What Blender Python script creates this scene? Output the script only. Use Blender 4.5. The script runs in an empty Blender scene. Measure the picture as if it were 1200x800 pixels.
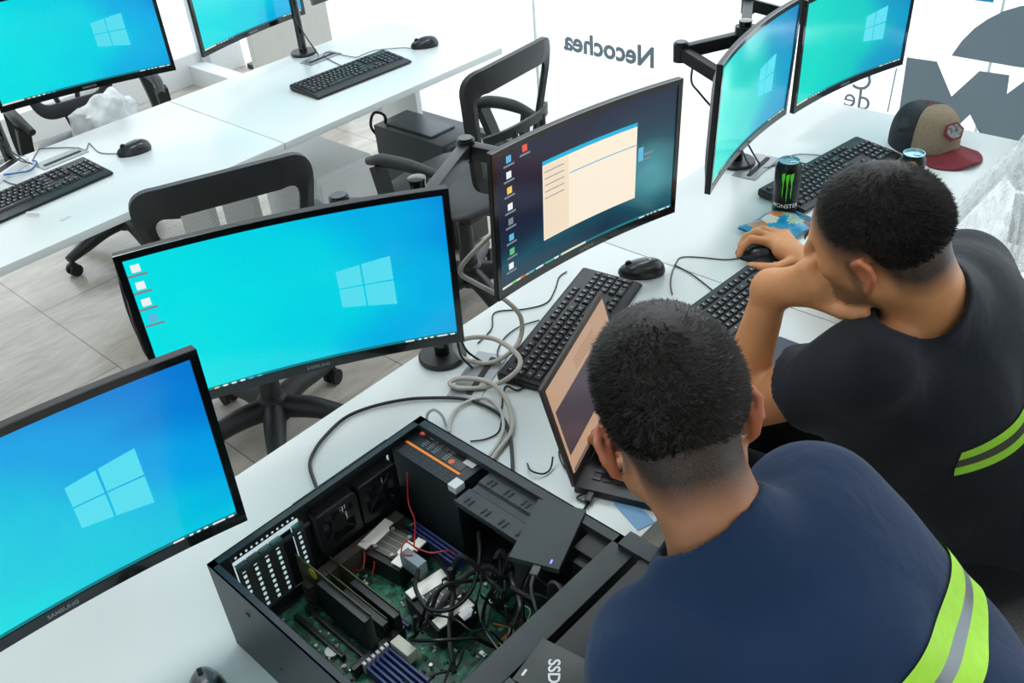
import bpy, bmesh, math, random
import numpy as np
from mathutils import Vector, Matrix, Euler, noise

# ------------------------------------------------------------------ camera, world, lights
sc = bpy.context.scene
col = sc.collection
R_ = math.radians
FPX = 1115.0
def _unit(v): return v / np.linalg.norm(v)
_down = _unit(np.array([148.0, -1570.0, -FPX])); _up = -_down
_v1 = _unit(np.array([1285.0, 910.0, -FPX]))
_X = _unit(_v1 - _up * (_v1 @ _up)); _Y = np.cross(_up, _X)
CR = np.array([_X, _Y, _up])
CAM = np.array([0, 0, 1.94])
def at(px, py, z):
    """point of the room at height z seen at pixel (px,py) of the 1200x800 photograph"""
    w = CR @ np.array([px - 600.0, 400.0 - py, -FPX])
    return Vector(w * ((z - CAM[2]) / w[2]) + CAM)
def at_x(px, py, X):
    w = CR @ np.array([px - 600.0, 400.0 - py, -FPX])
    return Vector(w * (X / w[0]) + CAM)
cam_d = bpy.data.cameras.new('camera'); cam = bpy.data.objects.new('camera', cam_d); col.objects.link(cam)
m = Matrix([list(r) for r in CR]).to_4x4(); m.translation = Vector(CAM); cam.matrix_world = m
cam_d.sensor_width = 36; cam_d.lens = FPX / 1200 * 36; cam_d.clip_start = .02
sc.camera = cam
sc.view_settings.view_transform = 'Standard'; sc.view_settings.look = 'None'
sc.view_settings.gamma = 1; sc.view_settings.use_curve_mapping = False
sc.view_settings.exposure = 0.0
sc.cycles.use_denoising = True
sc.cycles.max_bounces = 8; sc.cycles.transparent_max_bounces = 16
sc.cycles.sample_clamp_indirect = 4

w = bpy.data.worlds.new('sky'); sc.world = w; w.use_nodes = True
bg = w.node_tree.nodes['Background']; bg.inputs[0].default_value = (.89, .96, 1, 1); bg.inputs[1].default_value = 2.05
def area(name, loc, rot, sx, sy, power, colr=(1, 1, 1)):
    l = bpy.data.lights.new(name, 'AREA'); l.shape = 'RECTANGLE'; l.size = sx; l.size_y = sy; l.energy = power; l.color = colr
    o = bpy.data.objects.new(name, l); o.location = loc; o.rotation_euler = rot; col.objects.link(o); return o
area('ceiling_fill_light', (0.4, 1.8, 2.93), (0, 0, 0), 1.2, .6, 19, (.93, .98, 1))  # unseen overhead lights, added to raise the indoor brightness
area('ceiling_fill_light', (2.2, 1.8, 2.93), (0, 0, 0), 1.2, .6, 19, (.93, .98, 1))
area('ceiling_fill_light', (0.4, -1.2, 2.93), (0, 0, 0), 1.2, .6, 9, (.93, .98, 1))
area('ceiling_fill_light', (1.6, 4.5, 2.93), (0, 0, 0), 1.2, .6, 19, (.93, .98, 1))  # added to lighten the back of the room
area('side_fill_light', (-2.4, -.4, 1.7), (0, R_(-90), 0), 1.6, 3.0, 14, (.8, .92, 1))  # added fill from the left, where the wall has no window

# ------------------------------------------------------------------ materials
def lin(c):
    return tuple(((x / 255) / 12.92 if x / 255 <= .04045 else ((x / 255 + .055) / 1.055) ** 2.4) for x in c) + (1,)
MC = {}
def mat(name, rgb, rough=.5, metal=0., noise_amt=0., nscale=30, bump=0., bscale=200, spec=.5, emis=None, estr=1., sss=0, trans=0, coat=0, sheen=0, detail=3):
    if name in MC: return MC[name]
    mt = bpy.data.materials.new(name); mt.use_nodes = True; nt = mt.node_tree; b = nt.nodes['Principled BSDF']
    b.inputs['Base Color'].default_value = lin(rgb); b.inputs['Roughness'].default_value = rough; b.inputs['Metallic'].default_value = metal
    b.inputs['Specular IOR Level'].default_value = spec
    if coat: b.inputs['Coat Weight'].default_value = coat; b.inputs['Coat Roughness'].default_value = .05
    if sheen: b.inputs['Sheen Weight'].default_value = sheen
    if trans: b.inputs['Transmission Weight'].default_value = trans
    if sss:
        b.inputs['Subsurface Weight'].default_value = sss; b.inputs['Subsurface Radius'].default_value = (1, .3, .15); b.inputs['Subsurface Scale'].default_value = .006
    if emis: b.inputs['Emission Color'].default_value = lin(emis); b.inputs['Emission Strength'].default_value = estr
    tc = nt.nodes.new('ShaderNodeTexCoord')
    if noise_amt:
        n = nt.nodes.new('ShaderNodeTexNoise'); n.inputs['Scale'].default_value = nscale; n.inputs['Detail'].default_value = detail
        nt.links.new(tc.outputs['Object'], n.inputs['Vector'])
        r = nt.nodes.new('ShaderNodeValToRGB'); c = lin(rgb)
        r.color_ramp.elements[0].position = .3; r.color_ramp.elements[1].position = .7
        r.color_ramp.elements[0].color = tuple(x * (1 - noise_amt) for x in c[:3]) + (1,)
        r.color_ramp.elements[1].color = tuple(min(1, x * (1 + noise_amt)) for x in c[:3]) + (1,)
        nt.links.new(n.outputs['Fac'], r.inputs[0]); nt.links.new(r.outputs[0], b.inputs['Base Color'])
    if bump:
        n2 = nt.nodes.new('ShaderNodeTexNoise'); n2.inputs['Scale'].default_value = bscale; n2.inputs['Detail'].default_value = 2
        nt.links.new(tc.outputs['Object'], n2.inputs['Vector'])
        bp = nt.nodes.new('ShaderNodeBump'); bp.inputs['Strength'].default_value = bump; bp.inputs['Distance'].default_value = .002
        nt.links.new(n2.outputs['Fac'], bp.inputs['Height']); nt.links.new(bp.outputs[0], b.inputs['Normal'])
    MC[name] = mt; return mt
def emit(name, rgb, s=1.):
    return mat(name, (8, 8, 10), .35, emis=rgb, estr=s)
M_black = mat('black_plastic', (24, 26, 29), .38, noise_amt=.1, nscale=40, bump=.15, bscale=900)
M_gloss = mat('gloss_black', (14, 15, 18), .12, coat=.5)
M_key = mat('key_plastic', (30, 31, 36), .42)
M_keyprint = mat('key_print', (190, 190, 190), .5)
M_grey = mat('grey_metal', (90, 96, 100), .35, .8)
M_case = mat('case_steel', (48, 54, 56), .42, .35, noise_amt=.06, nscale=18, bump=.2, bscale=1500)
M_casein = mat('case_inside', (26, 29, 31), .5, .2, noise_amt=.1)
M_steel = mat('bare_steel', (176, 182, 178), .3, .85, noise_amt=.08, nscale=60)
M_white = mat('white_plastic', (232, 234, 235), .4)
M_rubber = mat('rubber_black', (16, 17, 18), .6)
M_chair = mat('chair_plastic', (28, 31, 34), .45, noise_amt=.1, nscale=12, bump=.3, bscale=500)
M_seat = mat('seat_vinyl', (30, 33, 37), .4, noise_amt=.1, bump=.3, bscale=300)
M_beige = mat('beige_cable', (176, 170, 160), .45, noise_amt=.05)
M_cable = mat('black_cable', (14, 14, 16), .4)
M_dgrey = mat('dark_grey_label', (70, 76, 78), .4)

# desk laminate
def desk_material():
    mt = mat('desk_laminate', (214, 220, 219), .28, noise_amt=.015, nscale=3)
    return mt
M_desk = desk_material()
M_edge = mat('desk_edge_band', (214, 214, 209), .45, noise_amt=.02, nscale=5)

def floor_material():
    mt = bpy.data.materials.new('floor_tile'); mt.use_nodes = True; nt = mt.node_tree; b = nt.nodes['Principled BSDF']
    tc = nt.nodes.new('ShaderNodeTexCoord')
    mp = nt.nodes.new('ShaderNodeMapping'); nt.links.new(tc.outputs['Object'], mp.inputs[0]); mp.inputs['Rotation'].default_value = (0, 0, R_(90)); mp.inputs['Location'].default_value = (0, -.37, 0)
    br = nt.nodes.new('ShaderNodeTexBrick'); nt.links.new(mp.outputs[0], br.inputs[0])
    br.inputs['Scale'].default_value = 1; br.inputs['Brick Width'].default_value = 1.2; br.inputs['Row Height'].default_value = .62
    br.inputs['Mortar Size'].default_value = .003; br.inputs['Mortar Smooth'].default_value = .3; br.offset = .5
    br.inputs['Color1'].default_value = lin((208, 201, 190)); br.inputs['Color2'].default_value = lin((202, 195, 185)); br.inputs['Mortar'].default_value = lin((150, 142, 134))
    m2 = nt.nodes.new('ShaderNodeMapping'); nt.links.new(tc.outputs['Object'], m2.inputs[0]); m2.inputs['Scale'].default_value = (1.2, 4.0, 1); m2.inputs['Rotation'].default_value = (0, 0, R_(25))
    n = nt.nodes.new('ShaderNodeTexNoise'); nt.links.new(m2.outputs[0], n.inputs[0]); n.inputs['Scale'].default_value = 3.2; n.inputs['Detail'].default_value = 9; n.inputs['Roughness'].default_value = .62; n.inputs['Distortion'].default_value = 1.2
    r = nt.nodes.new('ShaderNodeValToRGB'); nt.links.new(n.outputs['Fac'], r.inputs[0])
    r.color_ramp.elements[0].position = .32; r.color_ramp.elements[0].color = lin((188, 178, 168)); r.color_ramp.elements[1].position = .66; r.color_ramp.elements[1].color = (1, 1, 1, 1)
    mx = nt.nodes.new('ShaderNodeMix'); mx.data_type = 'RGBA'; mx.blend_type = 'MULTIPLY'; mx.inputs[0].default_value = .6
    nt.links.new(br.outputs['Color'], mx.inputs[6]); nt.links.new(r.outputs[0], mx.inputs[7]); nt.links.new(mx.outputs[2], b.inputs['Base Color'])
    b.inputs['Roughness'].default_value = .22
    return mt

# ------------------------------------------------------------------ mesh helpers
class MB:
    def __init__(s): s.bm = bmesh.new(); s.mi = 0
    def _fin(s, verts, mtx, mi=None):
        if mtx is not None: bmesh.ops.transform(s.bm, matrix=mtx, verts=verts)
        fs = set(f for v in verts for f in v.link_faces)
        for f in fs: f.material_index = s.mi if mi is None else mi
        return verts
    def box(s, c, d, rot=None, bev=0., mi=None):
        r = bmesh.ops.create_cube(s.bm, size=1); vs = r['verts']
        bmesh.ops.scale(s.bm, vec=Vector(d), verts=vs)
        if bev:
            es = list(set(e for v in vs for e in v.link_edges))
            rr = bmesh.ops.bevel(s.bm, geom=es, offset=bev, segments=2, profile=.7, affect='EDGES')
            vs = list(set(rr['verts']) | set(v for f in rr['faces'] for v in f.verts))
            seen = set(vs); st = list(vs)
            while st:
                v = st.pop()
                for e in v.link_edges:
                    o = e.other_vert(v)
                    if o not in seen: seen.add(o); st.append(o)
            vs = list(seen)
        mt = Matrix.Translation(Vector(c)) @ (Euler(rot).to_matrix().to_4x4() if rot is not None and not isinstance(rot, Matrix) else (rot.to_4x4() if rot is not None else Matrix()))
        return s._fin(vs, mt, mi)
    def cyl(s, a, b, r1, r2=None, seg=20, mi=None, caps=True):
        a = Vector(a); b = Vector(b); r2 = r1 if r2 is None else r2; L = (b - a).length
        r = bmesh.ops.create_cone(s.bm, cap_ends=caps, segments=seg, radius1=r1, radius2=max(r2, 1e-5), depth=L)
        q = (b - a).to_track_quat('Z', 'Y').to_matrix().to_4x4()
        return s._fin(r['verts'], Matrix.Translation((a + b) / 2) @ q, mi)
    def sph(s, c, r, sc3=(1, 1, 1), rot=None, seg=16, mi=None):
        q = bmesh.ops.create_uvsphere(s.bm, u_segments=seg, v_segments=max(6, seg // 2), radius=r)
        mt = Matrix.Translation(Vector(c)) @ (Euler(rot).to_matrix().to_4x4() if rot is not None else Matrix()) @ Matrix.Diagonal((*sc3, 1))
        return s._fin(q['verts'], mt, mi)
    def tube(s, pts, r, seg=8, mi=None, smooth=True, closed=False, n=6, rect=None):
        P = [Vector(p) for p in pts]
        if smooth and len(P) > 2: P = catmull(P, n, closed)
        rings = []; up = Vector((0, 0, 1)); prev = None
        N = len(P)
        for i, p in enumerate(P):
            t = (P[(i + 1) % N] - P[i - 1]) if (closed or 0 < i < N - 1) else (P[1] - P[0] if i == 0 else P[-1] - P[-2])
            if t.length < 1e-9: t = Vector((1, 0, 0))
            t.normalize()
            if prev is None:
                a = t.cross(up)
                if a.length < .05: a = t.cross(Vector((0, 1, 0)))
            else:
                a = prev - t * prev.dot(t)
                if a.length < 1e-6: a = t.cross(up)
            a.normalize(); prev = a; b = t.cross(a)
            rr = r[i * (len(r) - 1) // max(1, N - 1)] if isinstance(r, (list, tuple)) else r
            if isinstance(r, (list, tuple)):
                x = i / (N - 1) * (len(r) - 1); k = min(int(x), len(r) - 2); rr = r[k] + (r[k + 1] - r[k]) * (x - k)
            if rect: ring = [s.bm.verts.new(p + a * (rect[0] * u) + b * (rect[1] * v)) for u, v in ((-1, -1), (1, -1), (1, 1), (-1, 1))]
            else: ring = [s.bm.verts.new(p + (a * math.cos(2 * math.pi * k / seg) + b * math.sin(2 * math.pi * k / seg)) * rr) for k in range(seg)]
            rings.append(ring)
        m_ = s.mi if mi is None else mi; sg = 4 if rect else seg
        for i in range(N if closed else N - 1):
            A, B = rings[i], rings[(i + 1) % N]
            for k in range(sg):
                f = s.bm.faces.new((A[k], A[(k + 1) % sg], B[(k + 1) % sg], B[k])); f.material_index = m_
        if not closed:
            for ring, rev in ((rings[0], False), (rings[-1], True)):
                f = s.bm.faces.new(ring if rev else ring[::-1]); f.material_index = m_
        return s
    def lathe(s, prof, seg=32, c=(0, 0, 0), mi=None):
        rings = []
        for r, z in prof:
            if r < 1e-6: rings.append([s.bm.verts.new(Vector(c) + Vector((0, 0, z)))])
            else: rings.append([s.bm.verts.new(Vector(c) + Vector((r * math.cos(2 * math.pi * k / seg), r * math.sin(2 * math.pi * k / seg), z))) for k in range(seg)])
        m_ = s.mi if mi is None else mi
        for A, B in zip(rings[:-1], rings[1:]):
            for k in range(seg):
                k2 = (k + 1) % seg
                vs = [A[k % len(A)], A[k2 % len(A)], B[k2 % len(B)], B[k % len(B)]]
                u = []
                for v in vs:
                    if v not in u: u.append(v)
                if len(u) > 2:
                    f = s.bm.faces.new(u); f.material_index = m_
        return s
    def prism(s, poly, z0, z1, mtx=None, mi=None):
        """poly in local xy, extruded z0..z1"""
        a = [s.bm.verts.new((x, y, z0)) for x, y in poly]; b = [s.bm.verts.new((x, y, z1)) for x, y in poly]
        n = len(poly); m_ = s.mi if mi is None else mi
        fs = [s.bm.faces.new(a[::-1]), s.bm.faces.new(b)] + [s.bm.faces.new((a[i], a[(i + 1) % n], b[(i + 1) % n], b[i])) for i in range(n)]
        for f in fs: f.material_index = m_
        if mtx is not None: bmesh.ops.transform(s.bm, matrix=mtx, verts=a + b)
        return s
    def grid(s, fn, nu, nv, mi=None):
        g = [[s.bm.verts.new(fn(i / nu, j / nv)) for j in range(nv + 1)] for i in range(nu + 1)]
        m_ = s.mi if mi is None else mi
        for i in range(nu):
            for j in range(nv):
                f = s.bm.faces.new((g[i][j], g[i + 1][j], g[i + 1][j + 1], g[i][j + 1])); f.material_index = m_
        return g
    def perf(s, o, ux, uy, wx, wy, nx, ny, frac=.55, mi=None, mat_fill=None):
        """perforated sheet: rectangle with nx*ny square holes really cut out"""
        o = Vector(o); ux = Vector(ux); uy = Vector(uy); cx = wx / nx; cy = wy / ny; m_ = s.mi if mi is None else mi
        def q(x0, y0, x1, y1):
            f = s.bm.faces.new([s.bm.verts.new(o + ux * x + uy * y) for x, y in ((x0, y0), (x1, y0), (x1, y1), (x0, y1))]); f.material_index = m_
        for i in range(nx):
            for j in range(ny):
                x0, y0 = i * cx, j * cy; hx, hy = cx * (1 - frac) / 2, cy * (1 - frac) / 2
                q(x0, y0, x0 + cx, y0 + hy); q(x0, y0 + cy - hy, x0 + cx, y0 + cy); q(x0, y0 + hy, x0 + hx, y0 + cy - hy); q(x0 + cx - hx, y0 + hy, x0 + cx, y0 + cy - hy)
    def build(s, name, mats, parent=None, smooth=True, loc=None, solid=0., fixn=True):
        if fixn: bmesh.ops.recalc_face_normals(s.bm, faces=s.bm.faces)
        me = bpy.data.meshes.new(name); s.bm.to_mesh(me); s.bm.free()
        return link(name, me, mats, parent, smooth, loc, solid)
def link(name, me, mats, parent=None, smooth=True, loc=None, solid=0.):
    for m_ in (mats if isinstance(mats, (list, tuple)) else [mats]): me.materials.append(m_)
    if smooth:
        me.shade_smooth(); me.set_sharp_from_angle(angle=R_(38))
    o = bpy.data.objects.new(name, me); col.objects.link(o)
    if parent: o.parent = parent
    if loc is not None: o.location = loc
    if solid:
        md = o.modifiers.new('thick', 'SOLIDIFY'); md.thickness = solid; md.offset = 0
    return o
def catmull(P, n=6, closed=False):
    out = []; N = len(P)
    rng = range(N) if closed else range(N - 1)
    for i in rng:
        p1, p2 = P[i], P[(i + 1) % N]
        p0 = P[i - 1] if (closed or i > 0) else p1 * 2 - p2
        p3 = P[(i + 2) % N] if (closed or i + 2 < N) else p2 * 2 - p1
        for k in range(n):
            t = k / n; t2 = t * t; t3 = t2 * t
            out.append(.5 * ((2 * p1) + (p2 - p0) * t + (2 * p0 - 5 * p1 + 4 * p2 - p3) * t2 + (3 * p1 - p0 - 3 * p2 + p3) * t3))
    if not closed: out.append(P[-1].copy())
    return out
def tag(o, label=None, cat=None, group=None, kind=None):
    if label: o['label'] = label
    if cat: o['category'] = cat
    if group: o['group'] = group
    if kind: o['kind'] = kind
    return o
def empty(name, loc, rot=(0, 0, 0)):
    o = bpy.data.objects.new(name, None); o.location = loc; o.rotation_euler = rot; o.empty_display_size = .05; col.objects.link(o); return o
def copy_tree(o, parent=None):
    c = o.copy(); col.objects.link(c); c.parent = parent
    for ch in list(o.children): copy_tree(ch, c)
    return c
def struct(name, mb, m_): return tag(mb.build(name, m_, smooth=False), kind='structure')
def text_mesh(txt, size, ext=.0004, bold=0., align='CENTER', shear=0):
    cu = bpy.data.curves.new('lettering', 'FONT'); cu.body = txt; cu.size = size; cu.extrude = ext; cu.offset = bold; cu.align_x = align; cu.align_y = 'CENTER'; cu.shear = shear; cu.resolution_u = 3
    o = bpy.data.objects.new('lettering', cu); col.objects.link(o)
    dg = bpy.context.evaluated_depsgraph_get(); me = bpy.data.meshes.new_from_object(o.evaluated_get(dg))
    bpy.data.objects.remove(o); bpy.data.curves.remove(cu); me.materials.clear(); return me
def add_text(name, txt, size, m_, parent, mtx, ext=.0004, bold=0., align='CENTER'):
    me = text_mesh(txt, size, ext, bold, align); me.transform(mtx); return link(name, me, m_, parent, smooth=False)

# ------------------------------------------------------------------ the room
WX, BY, CH = 3.2, 5.4, 2.95
M_floor = floor_material()
mb = MB(); mb.box((.35, .9, -.05), (5.7, 9.0, .1)); struct('floor', mb, M_floor)
mb = MB(); mb.box((8.3, 2, -.07), (10, 20, .1)); mb.box((.35, 9.5, -.07), (5.7, 8, .1)); struct('trim_1', mb, mat('pale_paving', (238, 240, 241), .5, noise_amt=.02, nscale=2))
M_wall = mat('wall_paint', (236, 238, 238), .55, noise_amt=.01, nscale=4)
mb = MB(); mb.box((.35, .9, CH + .05), (5.7, 9.0, .1)); struct('ceiling', mb, M_wall)
mb = MB()
for x, y in ((.4, 1.8), (2.2, 1.8), (.4, -1.2), (1.6, 4.5)): mb.box((x, y, CH - .003), (1.24, .64, .012), bev=.003)  # unseen surrounds to go with the added overhead lights
tag(mb.build('trim_2', mat('fill_light_surround', (240, 240, 240), .5), smooth=False), kind='structure')
mb = MB(); mb.box((-2.55, .9, CH / 2), (.1, 9.0, CH)); struct('wall_left', mb, M_wall)
mb = MB(); mb.box((.35, -3.65, CH / 2), (5.7, .1, CH)); struct('wall_front', mb, M_wall)
# back wall: white parapet, grey panel, opening above
mb = MB(); mb.box((-.9, BY + .05, CH / 2), (3.4, .1, CH)); mb.box((2.0, BY + .05, 2.75), (2.4, .1, .4)); struct('wall_back', mb, M_wall)
mb = MB(); mb.box((2.0, BY + .02, .09), (2.4, .14, .18), bev=.006); mb.box((2.86, 4.8, .06), (.10, 1.2, .12), bev=.005); struct('baseboard_back', mb, mat('sill_white', (225, 228, 230), .4))
# glass panes
def glass_mat():
    mt = bpy.data.materials.new('clear_glass'); mt.use_nodes = True; nt = mt.node_tree; nt.nodes.remove(nt.nodes['Principled BSDF'])
    t = nt.nodes.new('ShaderNodeBsdfTransparent'); t.inputs[0].default_value = (.97, .985, .99, 1); g = nt.nodes.new('ShaderNodeBsdfGlossy'); g.inputs['Roughness'].default_value = .02
    fr = nt.nodes.new('ShaderNodeFresnel'); fr.inputs[0].default_value = 1.07
    mx = nt.nodes.new('ShaderNodeMixShader'); nt.links.new(fr.outputs[0], mx.inputs[0]); nt.links.new(t.outputs[0], mx.inputs[1]); nt.links.new(g.outputs[0], mx.inputs[2]); nt.links.new(mx.outputs[0], nt.nodes['Material Output'].inputs[0]); return mt
M_glass = glass_mat()
mb = MB(); mb.box((WX, 1.1, CH / 2), (.008, 8.4, CH - .06)); win = mb.build('window_1', M_glass, smooth=False); tag(win, kind='structure')
mb = MB()
for y in (.925, 2.87, -.6, -2.1): mb.box((WX, y, CH / 2), (.012, .007, CH - .06))
mb.build('glass_joint', mat('joint_silicone', (225, 230, 232), .4), win, smooth=False)
mb = MB(); mb.box((WX, 1.1, .015), (.05, 8.4, .03)); mb.box((WX, 1.1, CH - .015), (.05, 8.4, .03)); mb.build('window_frame', mat('dark_frame', (70, 74, 78), .4, .5), win, smooth=False)
mb = MB(); mb.box((2.0, BY, 1.35), (2.36, .008, 2.4)); win2 = tag(mb.build('window_2', M_glass, smooth=False), kind='structure')
mb = MB(); mb.box((2.92, 5.34, CH / 2), (.05, .05, CH), bev=.004); mb.box((2.3, 5.38, CH / 2), (.04, .05, CH)); mb.build('window_frame', mat('frame_grey', (188, 196, 200), .4, .3), win2)
# grey panel and white panel beyond the second back monitor
mb = MB(); mb.box((2.87, 4.30, .5), (.50, .04, 1.0), bev=.003); struct('wall_right', mb, mat('grey_panel', (206, 204, 196), .6, noise_amt=.02))

# vinyl letters and the grey logo on the glass (read from outside, so mirrored from here)
M_vinyl = mat('grey_vinyl', (122, 136, 146), .5)
M_vinyl2 = mat('thin_grey_vinyl', (128, 138, 146), .5)
# local x -> +Y (mirrored reading: text runs toward -Y seen from outside), local y -> Z
def on_glass(y, z): return Matrix(((0, 0, -1, WX - .010), (1, 0, 0, y), (0, 1, 0, z), (0, 0, 0, 1)))
a = at_x(655, 48, WX); b = at_x(778, 68, WX)
add_text('lettering', 'Necochea', .118, M_vinyl, win, on_glass((a.y + b.y) / 2, (a.z + b.z) / 2), .001, .0035)
c = at_x(1006, 116, WX); add_text('lettering', 'de', .105, M_vinyl2, win, on_glass(c.y, c.z), .001)
c = at_x(1012, 94, WX); add_text('lettering', 'C', .105, M_vinyl2, win, on_glass(c.y, c.z), .001)
def glass_poly(name, pix, m_, t=.0015):
    mb_ = MB(); vs = [at_x(px, py, WX - .008) for px, py in pix]
    f0 = [mb_.bm.verts.new(v) for v in vs]; f1 = [mb_.bm.verts.new(v + Vector((-t, 0, 0))) for v in vs]; n = len(vs)
    mb_.bm.faces.new(f0); mb_.bm.faces.new(f1[::-1])
    for i in range(n): mb_.bm.faces.new((f0[i], f0[(i + 1) % n], f1[(i + 1) % n], f1[i]))
    return mb_.build(name, m_, win, smooth=False)
glass_poly('logo_piece', [(1063, 67), (1098, 72), (1115, 113), (1148, 83), (1183, 88), (1180, 110), (1215, 84), (1260, 96), (1258, 235), (1190, 222), (1160, 180), (1137, 134), (1122, 148), (1120, 190), (1047, 176)], M_vinyl)
glass_poly('logo_piece', [(1115, 65), (1127, 48), (1142, 33), (1158, 22), (1176, 13), (1196, 7), (1222, 4), (1262, 10), (1262, 88), (1190, 78)], M_vinyl)
glass_poly('logo_piece', [(1190, 226), (1262, 244), (1262, 310), (1180, 283)], M_vinyl)
glass_poly('logo_piece', [(1143, -14), (1168, -10), (1164, 3), (1140, 0)], mat('blue_vinyl', (40, 160, 210), .5))
glass_poly('logo_line', [(1050, 80), (1051.5, 80), (1041, 131), (1039.5, 131)], M_vinyl2)

# ------------------------------------------------------------------ desks
def desk(x0, x1, y0, y1, label, group, rear=False):
    r = empty('desk', ((x0 + x1) / 2, (y0 + y1) / 2, 0)); tag(r, label, 'desk', group)
    hx, hy = (x1 - x0) / 2, (y1 - y0) / 2
    mb = MB(); mb.box((0, 0, .7275), (2 * hx - .003, 2 * hy, .025), bev=.0015); top = mb.build('desk_top', M_desk, r)
    for s in (-1, 1):
        mb = MB(); mb.box((s * (hx - .09), .20 if rear else .05, .3575), (.03, .24 if rear else 2 * hy - .24, .715), bev=.003); mb.build('side_panel', M_white, r)
    return r
D1 = desk(-.30, 1.660, .648, 1.334, 'white desk at the front left carrying the open computer case', None)
D2 = desk(1.660, 2.772, .648, 1.334, 'white desk at the front right carrying the cap and drink cans', None)
D3 = desk(.05, 1.590, 2.544, 3.245, 'white desk in the back row, left of the joint, below the single big monitor', None, True)
D4 = desk(1.590, 2.640, 2.544, 3.245, 'white desk in the back row, right end, with keyboard and mouse near the glass wall', None, True)
mb = MB(); mb.box((0, 0, 0), (.26, .36, .5), bev=.006)
mb.box((0, -.182, .12), (.24, .006, .2), bev=.002); mb.box((0, -.182, -.12), (.24, .006, .2), bev=.002)
ped = tag(mb.build('drawer_pedestal', M_white, loc=(1.90, 2.86, .25)), 'white drawer pedestal under the back row desk beside the computer tower', 'pedestal')

# grommet slots in desks
def grommet(loc, rz, label):
    mb = MB(); mb.box((0, 0, .0012), (.16, .07, .0024), bev=.001); mb.box((0, -.008, .003), (.13, .012, .003), mi=1)
    tag(mb.build('cable_grommet', [mat('grommet_grey', (150, 156, 158), .35, .5), M_rubber]), label, 'cable grommet').matrix_world = Matrix.Translation(loc) @ Matrix.Rotation(rz, 4, 'Z')
grommet(Vector((2.19, 3.105, .7402)), .05, 'grey cable grommet set in the back desk under the monitor pole')
grommet(Vector((1.10, 3.10, .7402)), .05, 'grey cable grommet in the back left desk beside the keyboard')
grommet(Vector((1.065, 1.175, .7402)), .35, 'cable grommet in the front desk under the coiled grey cable')
grommet(Vector((2.235, 1.205, .7402)), .1, 'cable grommet in the front desk behind the tall green-clawed can')

# ------------------------------------------------------------------ screens and monitors
W_, H_, RC = .548, .322, 1.8
def curve_pt(u, v, off=0.):
    a = u * W_ / RC
    return Vector(((RC) * math.sin(a), -(RC - RC * math.cos(a)) - off, v * H_))
def screen_mat(kind):
    nm = 'screen_' + kind
    if nm in MC: return MC[nm]
    mt = bpy.data.materials.new(nm); mt.use_nodes = True; nt = mt.node_tree; b = nt.nodes['Principled BSDF']
    uv = nt.nodes.new('ShaderNodeUVMap'); sp = nt.nodes.new('ShaderNodeSeparateXYZ'); nt.links.new(uv.outputs[0], sp.inputs[0])
    b.inputs['Base Color'].default_value = (.004, .004, .006, 1); b.inputs['Roughness'].default_value = .14; b.inputs['Specular IOR Level'].default_value = .5
    r = nt.nodes.new('ShaderNodeValToRGB'); n = nt.nodes.new('ShaderNodeTexNoise'); n.inputs['Scale'].default_value = 2.2; n.inputs['Detail'].default_value = 2
    nt.links.new(uv.outputs[0], n.inputs[0])
    def mth(op, a, b_, c=None):
        q = nt.nodes.new('ShaderNodeMath'); q.operation = op
        for i, x in enumerate((a, b_) if c is None else (a, b_, c)):
            if isinstance(x, (int, float)): q.inputs[i].default_value = x
            elif x is not None: nt.links.new(x, q.inputs[i])
        return q.outputs[0]
    nz = mth('MULTIPLY', mth('SUBTRACT', n.outputs['Fac'], .5), .35)
    X, Yv = sp.outputs[0], sp.outputs[1]
    if kind.startswith('blue') or kind.startswith('teal'):
        if kind == 'bluedark': f = mth('ADD', mth('ADD', mth('MULTIPLY', X, .50), mth('MULTIPLY', Yv, .50)), nz)
        else: f = mth('ADD', mth('ADD', mth('MULTIPLY', X, .72), mth('MULTIPLY', mth('ABSOLUTE', mth('SUBTRACT', Yv, .45), 0), .30)), nz)
        nt.links.new(f, r.inputs[0]); cr = r.color_ramp; cr.interpolation = 'EASE'
        cols = {'blue': [(0, 226, 232), (0, 214, 232), (0, 178, 232), (0, 128, 222)], 'bluedark': [(0, 222, 228), (0, 204, 226), (0, 164, 232), (0, 122, 214)],
                'teal': [(0, 222, 205), (0, 208, 202), (0, 160, 205), (0, 108, 190)]}[kind]
        for i, (p, c) in enumerate(zip((.15, .42, .68, .95), cols)):
            e = cr.elements[i] if i < 2 else cr.elements.new(p)
            e.position = p; e.color = lin(c)
    elif kind == 'dark':
        dx = mth('SUBTRACT', X, .86); dy = mth('SUBTRACT', Yv, .38)
        d = mth('SQRT', mth('ADD', mth('MULTIPLY', dx, dx), mth('MULTIPLY', mth('MULTIPLY', dy, dy), .5)), 0)
        d2 = mth('ADD', d, nz)
        dl = mth('ADD', mth('ABSOLUTE', mth('SUBTRACT', Yv, .22), 0), .22)
        f = mth('MINIMUM', d2, mth('ADD', dl, nz)); nt.links.new(f, r.inputs[0]); cr = r.color_ramp
        cr.elements[0].position = .02; cr.elements[0].color = lin((70, 150, 160)); cr.elements[1].position = .5; cr.elements[1].color = lin((22, 26, 52))
        e = cr.elements.new(.22); e.color = lin((22, 74, 92))
        e = cr.elements.new(.36); e.color = lin((22, 42, 66))
    nt.links.new(r.outputs[0], b.inputs['Emission Color']); b.inputs['Emission Strength'].default_value = .97
    MC[nm] = mt; return mt
E_logo = emit('wallpaper_logo', (84, 220, 238), 1)
E_logob = emit('wallpaper_logo_blue', (80, 200, 240), 1)
E_bar = emit('taskbar_tone', (20, 120, 130), 1); E_bar2 = emit('taskbar_light', (226, 226, 205), 1); E_white = emit('icon_white', (235, 240, 240), 1)
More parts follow.
